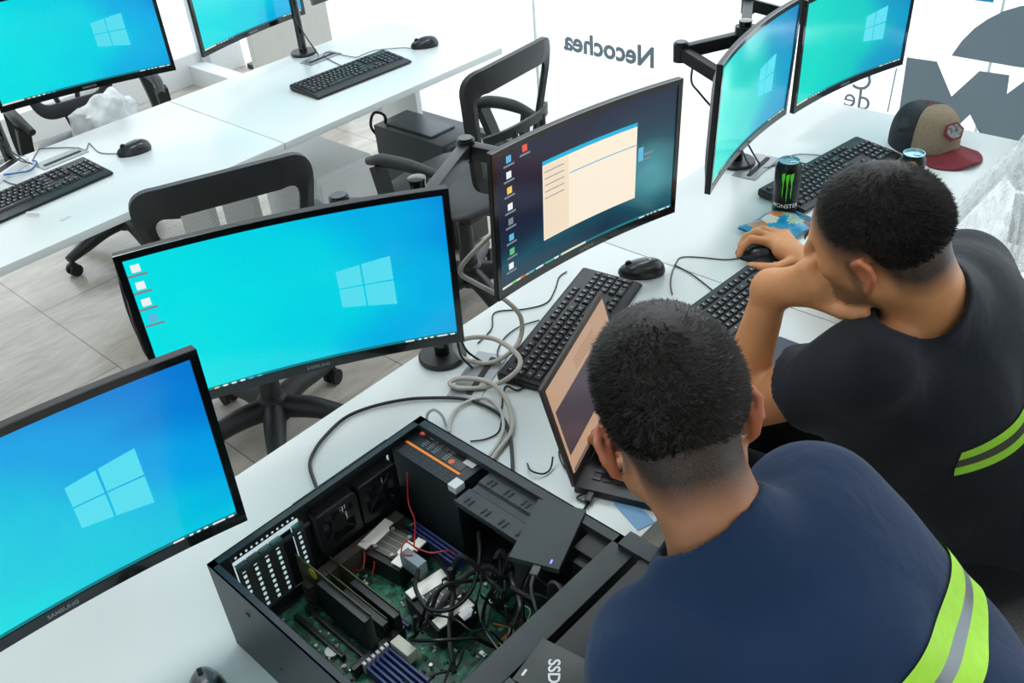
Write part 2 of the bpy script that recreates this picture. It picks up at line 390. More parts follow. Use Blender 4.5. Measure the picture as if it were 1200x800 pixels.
E_cream = emit('window_cream', (250, 236, 214), 1); E_cream2 = emit('window_cream_panel', (240, 222, 196), 1); E_cyan = emit('title_bar', (0, 176, 216), 1)
E_red = emit('icon_red', (232, 84, 60), 1); E_green = emit('icon_green', (90, 190, 120), 1); E_yellow = emit('icon_yellow', (240, 200, 90), 1); E_grey = emit('icon_grey', (120, 132, 140), 1); E_bl = emit('icon_blue', (90, 180, 220), 1)
SCR = [E_logo, E_bar, E_bar2, E_white, E_cream, E_cream2, E_cyan, E_red, E_green, E_yellow, E_grey, E_bl]
I = dict(logo=1, bar=2, bar2=3, white=4, cream=5, cream2=6, cyan=7, red=8, green=9, yellow=10, grey=11, bl=12)
def patch(mb, u0, v0, u1, v1, mi, off=.0006, n=6, v0b=None, v1b=None):
    v0b = v0 if v0b is None else v0b; v1b = v1 if v1b is None else v1b
    mb.grid(lambda s, t: curve_pt(u0 + (u1 - u0) * s, (v0 + (v0b - v0) * s) * (1 - t) + (v1 + (v1b - v1) * s) * t, off), n, 1, mi)
def windows_logo(mb):
    # four panes in perspective, as on the default wallpaper
    for (ua, ub) in ((.115, .192), (.198, .292)):
        def top(u): return .108 + (u - .115) * .22
        def bot(u): return -.122 - (u - .115) * .26
        def mt_(u): return -.004 - (u - .115) * .02
        g = .004
        patch(mb, ua, mt_(ua) + g, ub, top(ua), I['logo'], v0b=mt_(ub) + g, v1b=top(ub)); patch(mb, ua, bot(ua), ub, mt_(ua) - g, I['logo'], v0b=bot(ub), v1b=mt_(ub) - g)
def taskbar(mb, light=True, seed=1, cut=.5):
    patch(mb, -.478, -.452, .478, -.424, I['bar'], .0004, 12)
    rr = random.Random(seed)
    if light: patch(mb, -.478, -.450, -.36, -.426, I['bar2'], .0008)
    for k in range(6):
        u = -.34 + k * .028; patch(mb, u, -.446, u + .015, -.430, I[rr.choice(['white', 'yellow', 'white', 'bl'])], .001, 1)
    for u, wd in ((.30, .03), (.345, .01), (.365, .01), (.385, .012), (.41, .035), (.455, .015)):
        patch(mb, u, -.444, u + wd, -.432, I['white'], .001, 1)
def icon(mb, u, v, c):
    patch(mb, u - .013, v - .006, u + .013, v + .038, I[c], .0008, 1)
    patch(mb, u - .028, v - .030, u + .028, v - .017, I['grey' if c != 'soft' else 'white'], .0008, 1)
def monitor(loc, rot, label, kind='blue', desk_icons=(), extra=None, logo=True, brand=True, tb=True):
    r = empty('computer_monitor', loc); r.rotation_mode = 'XYZ'
    Rm = Matrix.Rotation(rot[0], 4, 'Z') @ Matrix.Rotation(rot[1], 4, 'X') @ Matrix.Rotation(rot[2], 4, 'Y')
    r.matrix_world = Matrix.Translation(loc) @ Rm
    tag(r, label, 'monitor')
    # housing: curved slab with thicker centre
    mb = MB()
    def hf(off_fn):
        return lambda s, t: curve_pt(s - .5, t - .5, off_fn(s - .5, t - .5))
    def back(u, v):
        e = min(.5 - abs(u), .12) / .12; e2 = min(.5 - abs(v), .2) / .2
        return -(.012 + .022 * min(1, max(0, e)) ** .6 * min(1, max(0, e2)) ** .6)
    nu, nv = 24, 12
    F = mb.grid(hf(lambda u, v: 0.), nu, nv); B = mb.grid(hf(back), nu, nv)
    def side(seqf, seqb):
        for i in range(len(seqf) - 1): mb.bm.faces.new((seqf[i], seqf[i + 1], seqb[i + 1], seqb[i]))
    side([F[i][0] for i in range(nu + 1)], [B[i][0] for i in range(nu + 1)]); side([F[i][nv] for i in range(nu + 1)], [B[i][nv] for i in range(nu + 1)])
    side(F[0], B[0]); side(F[nu], B[nu])
    mb.build('housing', M_black, r)
    # bezel ring standing 2 mm proud
    mb = MB(); bw, bh, bb = .012 / W_, .012 / H_, .019 / H_
    for (u0, v0, u1, v1, n) in ((-.5, .5 - bh, .5, .5, 24), (-.5, -.5, .5, -.5 + bb, 24), (-.5, -.5 + bb, -.5 + bw, .5 - bh, 1), (.5 - bw, -.5 + bb, .5, .5 - bh, 1)):
        g0 = mb.grid(lambda s, t: curve_pt(u0 + (u1 - u0) * s, v0 + (v1 - v0) * t, .003), n, 1)
        g1 = mb.grid(lambda s, t: curve_pt(u0 + (u1 - u0) * s, v0 + (v1 - v0) * t, 0), n, 1)
        for i in range(n):
            for j in (0, 1): mb.bm.faces.new((g0[i][j], g0[i + 1][j], g1[i + 1][j], g1[i][j]))
        for i in (0, n): mb.bm.faces.new((g0[i][0], g0[i][1], g1[i][1], g1[i][0]))
    mb.build('bezel', M_gloss, r)
    mb = MB(); mb.box((0, .04, 0), (.12, .012, .12), bev=.002); mb.build('mount_plate', M_black, r)
    # display
    mb = MB(); patch(mb, -.48, -.452, .48, .468, 0, .0002, 28)
    if tb: taskbar(mb)
    if logo: windows_logo(mb)
    for u, v, c in desk_icons: icon(mb, u, v, c)
    if extra: extra(mb)
    uvl = mb.bm.loops.layers.uv.new('UVMap')
    for f in mb.bm.faces:
        for l in f.loops:
            co = l.vert.co; l[uvl].uv = (math.asin(max(-1, min(1, co.x / RC))) * RC / W_ + .5, co.z / H_ + .5)
    mb.build('display', [screen_mat(kind)] + SCR, r, fixn=False)
    if brand:
        add_text('brand_lettering', 'SAMSUNG', .0095, mat('badge_silver', (150, 154, 158), .3, .6), r, Matrix.Translation((0, -.0034, -.4705 * H_)) @ Matrix.Rotation(R_(90), 4, 'X'), .0003, .0002)
    return r
soft = [(-.45, .39, 'white'), (-.452, .29, 'white'), (-.452, .19, 'white'), (-.448, .09, 'bl')]
monitor((.752, 1.255, 1.074), (-.514, .027, .013), 'curved monitor in the middle left with a bright blue desktop and four icons', 'blue', soft)
def dark_extra(mb):
    patch(mb, -.235, -.262, .272, .262, I['cream'], .0008, 10); patch(mb, -.235, .262, .272, .290, I['cyan'], .0009, 10)
    patch(mb, -.232, -.255, -.095, .255, I['cream2'], .001, 3); patch(mb, -.09, .126, .268, .134, I['bl'], .0012, 8)
    for k in range(5): patch(mb, -.225, .21 - k * .045, -.12, .216 - k * .045, I['grey'], .0013, 2)
    for k in range(2): patch(mb, -.08, .20 - k * .03, .2, .203 - k * .03, I['cream2'], .0013, 6)
    patch(mb, -.14, -.450, 0.0, -.426, I['bar2'], .0009, 3)
    patch(mb, .282, .0, .31, .10, I['bl'], .0007, 1); patch(mb, .315, .035, .36, .05, I['grey'], .0008, 1); patch(mb, .315, .0, .35, .012, I['grey'], .0008, 1)
    for k, c in enumerate(['green', 'red', 'bl', 'white', 'green', 'white']): patch(mb, -.42 + k * .048, -.448, -.395 + k * .048, -.428, I[c], .0011, 1)
ics = [(-.41, .40, 'bl'), (-.325, .42, 'red'), (-.412, .30, 'white'), (-.412, .20, 'yellow'), (-.412, .09, 'white'), (-.412, -.01, 'grey'), (-.412, -.12, 'bl'), (-.412, -.22, 'green'), (-.42, -.32, 'white')]
monitor((1.421, 1.158, 1.039), (-.112, .022, .032), 'curved monitor with a dark desktop and an open cream window', 'dark', ics, dark_extra, logo=False)
monitor((.174, 1.094, 1.079), (-.111, .017, .019), 'monitor at the lower left showing a blue desktop, cut by the picture edge', 'bluedark')
monitor((2.083, 1.157, 1.022), (.17, .048, .007), 'curved monitor seen edge-on beside the black arm above the tall can', 'teal', brand=False)
monitor((2.719, 1.187, .98), (-.16, .015, .011), 'teal-blue monitor at the upper right in front of the glass wall', 'teal')
monitor((1.243, 3.041, 1.101), (-.29, .0, .0), 'monitor at the upper left on the back desk with a blue desktop', 'blue')
monitor((2.013, 3.261, 1.023), (.168, .007, .003), 'curved monitor on the back desk right of the desk joint, bottom half showing', 'blue')
monitor((2.60, 3.27, 1.045), (-.12, .0, .0), 'monitor at the top edge of the picture, only its lower corner showing', 'blue', brand=False)

def arm_stand(base, top_z, label, elbows):
    """pole clamp stand; elbows = list of [point list] from pole to each monitor plate"""
    r = empty('monitor_arm', base); tag(r, label, 'monitor arm')
    b = Vector(base)
    mb = MB(); mb.lathe([(0, 0), (.05, 0), (.052, .003), (.052, .009), (.049, .012), (0.02, .013), (0, .013)], 40); mb.build('base_plate', M_black, r)
    mb = MB(); mb.cyl((0, 0, .012), (0, 0, top_z - b.z), .0165, seg=24); mb.lathe([(0, top_z - b.z), (.018, top_z - b.z), (.018, top_z - b.z + .004), (0, top_z - b.z + .006)], 24); mb.build('pole', M_gloss, r)
    mb = MB(); mb.cyl((0, 0, elbows[0][0][2] - b.z - .03), (0, 0, elbows[0][0][2] - b.z + .03), .026, seg=24); mb.box((0, -.03, elbows[0][0][2] - b.z), (.03, .03, .03), bev=.003); mb.build('collar', M_black, r)
    for e in elbows:
        P = [Vector(p) - b for p in e]
        for i in range(len(P) - 1):
            mb = MB(); d = P[i + 1] - P[i]; L = d.length; q = d.to_track_quat('X', 'Z').to_matrix()
            mb.box((P[i] + P[i + 1]) / 2, (L, .028, .034), rot=q, bev=.006)
            mb.cyl(P[i + 1] - Vector((0, 0, .024)), P[i + 1] + Vector((0, 0, .024)), .02, seg=20); mb.lathe([(.010, .024), (.016, .026), (.016, .028), (.0, .028)], 20, c=P[i + 1], mi=1)
            mb.build('arm_segment', [M_black, M_grey], r)
    return r
arm_stand((1.068, 1.283, .74), 1.16, 'black monitor pole stand between the blue and the dark screens',
          [[(1.068, 1.283, 1.10), (.98, 1.42, 1.10), (.86, 1.33, 1.09), (.79, 1.30, 1.075)], [(1.068, 1.283, 1.10), (1.33, 1.415, 1.09), (1.40, 1.30, 1.06), (1.421, 1.205, 1.04)]])
arm_stand((2.227, 1.262, .74), 1.14, 'black monitor arm with its elbow sticking out left of the edge-on screen',
          [[(2.227, 1.262, 1.10), (2.10, 1.375, 1.08), (2.085, 1.21, 1.03)], [(2.227, 1.262, 1.10), (2.48, 1.40, 1.10), (2.719, 1.23, .99)]])
arm_stand((.978, 3.20, .74), 1.17, 'black monitor pole stand at the left edge on the back desk',
          [[(.978, 3.20, 1.12), (1.1, 3.22, 1.11), (1.243, 3.09, 1.10)]])
arm_stand((2.188, 3.21, .74), 1.12, 'black monitor pole stand on the back desk beside the grommet',
          [[(2.188, 3.21, 1.06), (2.10, 3.33, 1.04), (2.02, 3.30, 1.023)], [(2.188, 3.21, 1.06), (2.4, 3.36, 1.05), (2.58, 3.31, 1.04)]])

# ------------------------------------------------------------------ keyboards and mice
KU = .0190
key_mesh = {}
def kmesh(wu, hu=1.):
    k = (wu, hu)
    if k not in key_mesh:
        mb = MB(); wx, wy = wu * KU - .0025, hu * KU - .0025
        vs = mb.box((0, 0, .003), (wx, wy, .006), bev=.0008)
        for v in mb.bm.verts:
            if v.co.z > .003: v.co.x *= (wx - .004) / wx; v.co.y = v.co.y * (wy - .004) / wy + .0006
        mb.bm.faces.new([mb.bm.verts.new((x, y, .0062)) for x, y in ((-.0035, -.001), (-.001, -.001), (-.001, .0035), (-.0035, .0035))]).material_index = 1
        me = bpy.data.meshes.new('key'); bmesh.ops.recalc_face_normals(mb.bm, faces=mb.bm.faces); mb.bm.to_mesh(me); mb.bm.free(); me.materials.append(M_key); me.materials.append(M_keyprint); key_mesh[k] = me
    return key_mesh[k]
def keyboard(loc, rz, label, rest=False, wire=None, media=False):
    r = empty('keyboard', loc, (0, 0, rz)); tag(r, label, 'keyboard')
    L, Wd = .446, .152; y0 = -Wd / 2 - (.02 if rest else 0)
    prof = [(y0, .002), (y0, .008), (y0 + .012, .012), (Wd / 2 - .004, .024), (Wd / 2, .021), (Wd / 2, .004), (Wd / 2 - .01, .0)]
    mb = MB(); mb.prism([(y, z) for y, z in prof], -L / 2, L / 2, Matrix(((0, 0, 1, 0), (1, 0, 0, 0), (0, 1, 0, 0), (0, 0, 0, 1))))
    bmesh.ops.bevel(mb.bm, geom=[e for e in mb.bm.edges if abs(abs(e.verts[0].co.x) - L / 2) < 1e-4 and abs(abs(e.verts[1].co.x) - L / 2) < 1e-4], offset=.003, segments=2, affect='EDGES')
    mb.build('keyboard_body', M_black, r)
    mb = MB(); mb.box((.17, .066, .0225), (.03, .004, .0006), rot=(R_(5), 0, 0)); mb.build('badge', mat('badge_print', (170, 175, 180), .5), r)
    sl = math.atan2(.012, Wd - .016)
    def put(xu, row, wu, hu=1.):
        # xu = left edge in units
        x = -L / 2 + .012 + (xu + wu / 2) * KU; y = Wd / 2 - .024 - row * KU - (hu - 1) * KU / 2 - (.004 if row > 0 else 0)
        z = .012 + (y - (y0 + .012)) * math.tan(sl) * .95
        o = bpy.data.objects.new('key', kmesh(wu, hu)); col.objects.link(o); o.parent = r; o.location = (x, y, z - .0005); o.rotation_euler = (sl, 0, 0)
    for x in [0] + [2 + i for i in range(4)] + [6.5 + i for i in range(4)] + [11 + i for i in range(4)]: put(x, 0, 1)
    for x in (15.25, 16.25, 17.25): put(x, 0, 1)
    for i in range(13): put(i, 1, 1)
    put(13, 1, 2)
    put(0, 2, 1.5)
    for i in range(12): put(1.5 + i, 2, 1)
    put(13.5, 2, 1.5)
    put(0, 3, 1.75)
    for i in range(11): put(1.75 + i, 3, 1)
    put(12.75, 3, 2.25)
    put(0, 4, 2.25)
    for i in range(10): put(2.25 + i, 4, 1)
    put(12.25, 4, 2.75)
    for x, wd in ((0, 1.25), (1.25, 1.25), (2.5, 1.25), (3.75, 6.25), (10, 1.25), (11.25, 1.25), (12.5, 1.25), (13.75, 1.25)): put(x, 5, wd)
    for rw in (1, 2):
        for x in (15.25, 16.25, 17.25): put(x, rw, 1)
    put(16.25, 4, 1)
    for x in (15.25, 16.25, 17.25): put(x, 5, 1)
    for rw in (1, 2, 3, 4):
        for x in (18.5, 19.5, 20.5): put(x, rw, 1)
    put(18.5, 5, 2); put(20.5, 5, 1); put(21.5, 1, 1); put(21.5, 2, 1, 2); put(21.5, 4, 1, 2)
    if wire:
        inv = (Matrix.Translation(loc) @ Matrix.Rotation(rz, 4, 'Z')).inverted()
        mb = MB(); mb.tube([inv @ Vector(p) for p in wire], .0016, 6); mb.build('cord', M_cable, r)
    return r
T = .7402
def dk(*pp, z=T + .002): return [at(px, py, z) for px, py in pp]
keyboard((1.309, 1.113, T), R_(15), 'black keyboard on the desk behind the laptop, below the dark screen', False, dk((664, 318), (655, 325), (650, 340), (640, 355), (615, 362), (580, 366), (576, 385), (560, 402)))
keyboard((2.118, 2.835, T), R_(-2), 'black keyboard in the middle of the back row beside the wired mouse', True, dk((402, 78), (390, 72), (378, 66)))
keyboard((.91, 2.905, T), R_(3), 'black keyboard at the left edge of the back row by the white chalk-like stick', True, dk((22, 217), (10, 214), (2, 208), (8, 200), (25, 196), (35, 190)))
keyboard((1.585, .868, T), R_(-3), 'black keyboard under the seated man\'s mouse hand', False, dk((835, 340), (812, 322), (790, 310)))
keyboard((2.29, 1.005, T), R_(-8), 'black keyboard behind the dark-haired head, between the two cans', False, dk((960, 196), (930, 190), (895, 197)))

def mouse(loc, rz, label, wire=None):
    r = empty('computer_mouse', loc, (0, 0, rz)); tag(r, label, 'mouse')
    mb = MB()
    def f(s, t):
        a = s * 2 * math.pi; ph = t * math.pi / 2
        ry = .056 * (1 + .05 * math.cos(a)); rx = .031 * (1 - .12 * math.sin(a) * math.sin(a) * (1 if math.sin(a) > 0 else 0) - .10 * abs(math.cos(a * 1)) * 0)
        y = ry * math.sin(a) * math.cos(ph) ** .8; x = rx * math.cos(a) * math.cos(ph) ** .8
        z = .006 + (.033 * math.sin(ph) ** .9) * (1 - .25 * (y / .056)) 
        return Vector((x * (1 - .12 * y / .056), y, z))
    g = mb.grid(f, 32, 10); bmesh.ops.remove_doubles(mb.bm, verts=mb.bm.verts, dist=.0003)
    mb.build('mouse_shell', mat('mouse_plastic', (26, 28, 32), .3, coat=.3), r)
    mb = MB(); mb.cyl((0, 0, .0), (0, 0, .007), .026, seg=28); 
    for v in mb.bm.verts: v.co.y *= 2.05; v.co.x *= 1.08
    mb.build('mouse_base', M_rubber, r)
    mb = MB(); mb.cyl((-.0035, .03, .029), (.0035, .03, .029), .009, seg=18); mb.build('scroll_wheel', M_rubber, r)
    mb = MB(); mb.box((0, -.02, .0405), (.008, .006, .0006)); mb.build('badge', mat('badge_print', (170, 175, 180), .5), r)
    if wire:
        inv = (Matrix.Translation(loc) @ Matrix.Rotation(rz, 4, 'Z')).inverted()
        mb = MB(); mb.tube([inv @ Vector(p) for p in wire], .0016, 6); mb.build('cord', mat('thin_cord', (70, 74, 78), .5), r)
    return r
p = at(750, 323, T); mouse((1.587, 1.133, T), R_(40), 'black mouse beside the right end of the keyboard behind the laptop', None)
mouse((2.494, 2.826, T), R_(55), 'black wired mouse on the back desk near the glass wall', dk((486, 57), (470, 56), (440, 59), (425, 64), (415, 67), (385, 61), (378, 66), z=T + .003))
mouse((1.266, 2.921, T), R_(70), 'black wired mouse on the back left desk by the desk edge', dk((140, 180), (118, 179), (108, 171), (104, 168), (100, 176), (88, 173), (50, 174), (43, 179), (38, 188)))
mouse((1.808, .948, T), R_(25), 'black mouse under the hand of the man in the black shirt', dk((869, 302), (850, 304), (815, 301), (797, 302), (791, 311), (787, 322), (786, 335), (788, 345)))
mouse((.262, .955, T), R_(-20), 'black mouse at the bottom edge left of the open computer case', None)

# ------------------------------------------------------------------ office chairs
def mesh_fabric():
    mt = bpy.data.materials.new('chair_netting'); mt.use_nodes = True; nt = mt.node_tree; b = nt.nodes['Principled BSDF']
    b.inputs['Base Color'].default_value = lin((46, 50, 54)); b.inputs['Roughness'].default_value = .6
    tc = nt.nodes.new('ShaderNodeTexCoord'); mp = nt.nodes.new('ShaderNodeMapping'); mp.inputs['Scale'].default_value = (260, 260, 260); nt.links.new(tc.outputs['Object'], mp.inputs[0])
    v = nt.nodes.new('ShaderNodeTexChecker'); v.inputs['Scale'].default_value = 1; nt.links.new(mp.outputs[0], v.inputs[0])
    mr = nt.nodes.new('ShaderNodeMapRange'); mr.inputs[3].default_value = .06; mr.inputs[4].default_value = .34; nt.links.new(v.outputs['Fac'], mr.inputs[0])
    nt.links.new(mr.outputs[0], b.inputs['Alpha']); return mt
M_net = mesh_fabric()
M_greyfab = mat('grey_fabric', (104, 102, 98), .9, noise_amt=.35, nscale=220, bump=.6, bscale=400, sheen=.2)
def rounded(w0, w1, z0, z1, r, n=8):
    """outline of a rounded trapezoid: bottom half width w0 at z0, top half width w1 at z1"""
    c = [(-w0, z0), (w0, z0), (w1, z1), (-w1, z1)]; out = []
    for i in range(4):
        p = Vector(c[i]); a = (Vector(c[i - 1]) - p).normalized(); b = (Vector(c[(i + 1) % 4]) - p).normalized()
        s0 = p + a * r; s1 = p + b * r
        for k in range(n + 1):
            t = k / n; out.append(tuple(s0 * (1 - t) ** 2 + p * 2 * t * (1 - t) + s1 * t * t))
    return out
def chair(loc, rz, label, swivel=0., seat_m=None, back=True, seatz=.47, backm=None, arms=True):
    r = empty('office_chair', loc, (0, 0, rz)); tag(r, label, 'chair')
    seat_m = seat_m or M_seat
    mb = MB(); mb.lathe([(0, .085), (.045, .085), (.05, .10), (.045, .16), (.034, .17), (.032, .22), (.026, .23), (.026, .34), (.02, .345), (.02, seatz - .04), (0, seatz - .04)], 28); mb.build('gas_column', M_chair, r)
    for k in range(5):
        a = swivel + k * 2 * math.pi / 5; d = Vector((math.cos(a), math.sin(a), 0))
        mb = MB(); mb.tube([d * .03 + Vector((0, 0, .125)), d * .12 + Vector((0, 0, .12)), d * .22 + Vector((0, 0, .095)), d * .31 + Vector((0, 0, .075))], [.038, .034, .027, .019], 10)
        lg = mb.build('base_leg', M_chair, r)
        mb = MB(); n = Vector((-d.y, d.x, 0)); cpos = d * .30 + Vector((0, 0, .026))
        for s in (-1, 1): mb.cyl(cpos + n * s * .008, cpos + n * s * .022, .026, seg=20)
        mb.sph(cpos + Vector((0, 0, .012)), .022, (1, 1, .9)); mb.cyl(cpos, cpos + Vector((0, 0, .05)), .006); mb.build('caster', M_rubber, lg)
    mb = MB(); mb.sph((0, .02, seatz), .245, (1, .98, .17), seg=36)
    for v in mb.bm.verts:
        x, y = v.co.x, v.co.y - .02; q = max(abs(x), abs(y)); h = math.hypot(x, y)
        if h > .01:
            k = 1 + .14 * max(0., 1 - (q / h - .7071) / .2929) ** 1.5 * (h / .245); v.co.x *= k; v.co.y = .02 + y * k
        v.co.z += .02 * (x / .24) ** 2
    mb.build('seat', seat_m, r)
    mb = MB(); mb.box((0, 0, seatz - .055), (.2, .24, .03), bev=.008); mb.build('seat_mechanism', M_chair, r)
    mb = MB(); mb.tube([(-.06, .03, seatz - .055), (-.2, .05, seatz - .06), (-.27, .05, seatz - .05)], .006, 8); mb.tube([(-.25, .05, seatz - .052), (-.30, .05, seatz - .045)], .011, 8); mb.build('lever', M_rubber, r)
    for s in (-1, 1) if arms else ():
        mb = MB(); mb.tube([(s * .18, .05, seatz - .05), (s * .27, .05, seatz - .03), (s * .285, .06, seatz + .06), (s * .275, .10, seatz + .18)], .016, 8, rect=(.014, .024)); mb.tube([(s * .18, -.06, seatz - .05), (s * .27, -.06, seatz - .03), (s * .285, -.07, seatz + .06), (s * .275, -.10, seatz + .19)], .016, 8, rect=(.01, .018)); br = mb.build('arm_bracket', M_chair, r)
        mb = MB(); mb.tube([(s * .26, -.16, seatz + .195), (s * .275, -.05, seatz + .21), (s * .275, .07, seatz + .205), (s * .255, .16, seatz + .175)], [.014, .022, .022, .014], 10)
        mb.build('armrest', M_chair, r)
    if back:
        yb = -.225
        def place(p, off=0.):
            x, z = p; t = (z - .55) / .43
            return Vector((x, yb - .05 * math.sin(t * 1.6) + .035 * (x / .22) ** 2 * 1.2 + off - .02 * t, z + 0.018 * (abs(x) / .22) ** 2 * 0))
        outer = rounded(.155, .232, .545, .985, .085); inner = rounded(.125, .182, .60, .915, .05)
        # inner top edge sags: wide top band
        inner = [(x, z - .018 * (1 - (x / .17) ** 2) * (1 if z > .75 else 0)) for x, z in inner]
        N = len(outer); mb = MB()
        of = [mb.bm.verts.new(place(p, .010)) for p in outer]; inf = [mb.bm.verts.new(place(p, .006)) for p in inner]
        ob = [mb.bm.verts.new(place(p, -.010)) for p in outer]; inb = [mb.bm.verts.new(place(p, -.006)) for p in inner]
        mf = [mb.bm.verts.new((a.co + b.co) / 2 + Vector((0, .006, 0))) for a, b in zip(of, inf)]; mbk = [mb.bm.verts.new((a.co + b.co) / 2 - Vector((0, .008, 0))) for a, b in zip(ob, inb)]
        for i in range(N):
            j = (i + 1) % N
            for A, B in ((of, mf), (mf, inf), (inf, inb), (inb, mbk), (mbk, ob), (ob, of)): mb.bm.faces.new((A[i], A[j], B[j], B[i]))
        mb.build('back_frame', M_chair, r)
        mb = MB(); c0 = place((0, .74)); cen = mb.bm.verts.new(c0 + Vector((0, .0, 0)))
        ring = [mb.bm.verts.new(place((p[0] * 1.03, .74 + (p[1] - .74) * 1.03), 0)) for p in inner]; mid = [mb.bm.verts.new(place((p[0] * .5, .74 + (p[1] - .74) * .5), 0)) for p in inner]
        for i in range(N):
            j = (i + 1) % N; mb.bm.faces.new((ring[i], ring[j], mid[j], mid[i])); mb.bm.faces.new((mid[i], mid[j], cen))
        mb.build('back_netting', backm or M_net, r)
        mb = MB()
        mb.tube([(-.165, yb - .045, .76), (-.08, yb - .095, .775), (.08, yb - .095, .775), (.165, yb - .045, .76)], .012, 8, rect=(.006, .014))
        for s in (-1, 1): mb.tube([(s * .075, yb - .095, .775), (s * .06, yb - .10, .66), (s * .035, yb - .085, .54), (s * .03, -.19, seatz - .03), (s * .03, -.08, seatz - .055)], .011, 8)
        mb.build('back_support', M_chair, r)
    return r
ch1 = chair((1.12, 2.185, 0), R_(-22), 'black mesh-back office chair behind the bright blue middle-left monitor', R_(40))
ch1.scale = (1, 1, 1.045)
chair((2.05, 2.235, 0), R_(5), 'black mesh-back office chair between the back desk and the dark screen', .5)
chair((1.52, 3.80, 0), R_(170), 'black office chair behind the upper-left monitor with a plastic bag on it', .3)
c_r = chair((1.47, .20, 0), R_(4), 'office chair with grey woven back under the man in the black shirt', .2, seat_m=M_greyfab, backm=M_greyfab, arms=False)
c_f = chair((.80, -.14, 0), R_(2), 'office chair carrying the man in the navy shirt, below the picture edge', .4)

# ------------------------------------------------------------------ tower under the back desk
r = empty('computer_tower', (2.353, 2.735, 0), (0, 0, 0)); tag(r, 'black computer tower with a blue light on the floor under the back right desk', 'computer')
mb = MB(); mb.box((0, 0, .2475), (.186, .40, .455), bev=.006)
mb.box((0, 0, .012), (.15, .3, .02)); mb.build('tower_case', mat('tower_grey', (58, 64, 68), .4, .2), r)
mb = MB(); mb.box((0, .02, .4785), (.13, .26, .006), bev=.002); mb.box((0, .02, .4805), (.12, .25, .004), mi=1); mb.build('top_vent', [M_grey, mat('vent_dark', (84, 92, 98), .3, .6)], r)
mb = MB(); mb.box((0, -.207, .245), (.18, .02, .45), bev=.008); fp = mb.build('front_panel', M_gloss, r)
mb = MB(); mb.box((.03, -.2, .4715), (.03, .01, .005), bev=.001); mb.build('power_light', emit('blue_light', (70, 90, 255), 3), fp)
mb = MB(); mb.tube([(-.07, .19, .40), (-.09, .22, .46), (-.08, .20, .52), (-.05, .17, .50), (-.06, .19, .42)], .006, 8); mb.build('power_cord', M_cable, r)

# ------------------------------------------------------------------ open computer case on the front desk
A_ = Vector((.347, 1.0106, T)); ex = Vector((.99979, -.02053, 0)); ey = Vector((-.02053, -.99979, 0)); ez = Vector((0, 0, 1))
CM = Matrix(((ex.x, ey.x, 0, A_.x), (ex.y, ey.y, 0, A_.y), (0, 0, 1, A_.z), (0, 0, 0, 1)))
# local frame: u along the rear wall, v toward the front panel, w up (left-handed; meshes are mirrored consistently)
case = empty('open_computer_case', A_); tag(case, 'open black computer case lying on its side on the front desk, its insides showing', 'computer case')
inv_case = Matrix.Translation(A_).inverted()
def cb(mb_): bmesh.ops.transform(mb_.bm, matrix=inv_case @ CM, verts=mb_.bm.verts); return mb_
def cpart(name, mb_, m_, parent=None, smooth=True, fixn=True): return cb(mb_).build(name, m_, parent or case, smooth, fixn=fixn)
LU, LV, LW = .42, .455, .18
mb = MB(); th = .0025
mb.box((LU / 2, LV / 2, th / 2), (LU, LV, th))                                   # floor of the case
mb.box((th / 2, LV / 2, LW / 2), (th, LV, LW)); mb.box((LU - th / 2, LV / 2, LW / 2), (th, LV, LW))
mb.box((.017, th / 2, LW / 2), (.034, th, LW)); mb.box((.2925, th / 2, .035), (.255, th, .07)); mb.box((LU / 2, th / 2, .012), (LU, th, .024)); mb.box((LU / 2, th / 2, LW - .005), (LU, th, .010))
mb.box((.245, th / 2, .1675), (.02, th, .025)); mb.box((.38, th / 2, LW / 2), (.08, th, LW)); mb.box((.25, th / 2, .115), (.008, th, .09)); mb.box((.160, th / 2, .09), (.012, th, .18))
# folded rims
mb.box((LU / 2, .007, LW - .001), (LU, .014, .002)); mb.box((.006, LV / 2, LW - .001), (.012, LV, .002)); mb.box((LU - .008, LV / 2, LW - .001), (.016, LV, .002)); mb.box((LU - .017, LV / 2, LW - .006), (.002, LV, .012))
cpart('case_shell', mb, [M_case])
mb = MB(); mb.perf((.028, .0013, .152), (1, 0, 0), (0, 0, 1), .132, .010, 14, 1, .38); mb.box((.094, .0013, .167), (.132, .002, .012)); mb.box((.2475, .0013, .1665), (.19, .0026, .030)); cpart('vent_strip', mb, M_case, fixn=False)
for k in range(6):
    u = .036 + k * .0205
    if k == 4:
        mb = MB(); mb.box((u + .00925, .003, .085), (.0185, .0015, .116)); cpart('slot_cover', mb, M_casein); continue
    mb = MB(); mb.box((u + .0026, .0032, .085), (.0052, .0012, .116)); mb.box((u + .0178, .0032, .085), (.0052, .0012, .116)); mb.perf((u + .0052, .003, .028), (1, 0, 0), (0, 0, 1), .010, .114, 1, 10, .55)
    mb.box((u + .00925, .010, .143), (.0185, .018, .002)); mb.box((u + .00925, .003, .026), (.0185, .002, .004)); cpart('slot_cover', mb, mat('slot_steel', (110, 118, 116), .35, .7), smooth=False, fixn=False)
mb = MB(); mb.box((.097, .02, .147), (.13, .004, .006), bev=.001); cpart('slot_bar', mb, mat('slot_steel2', (92, 108, 108), .35, .7))
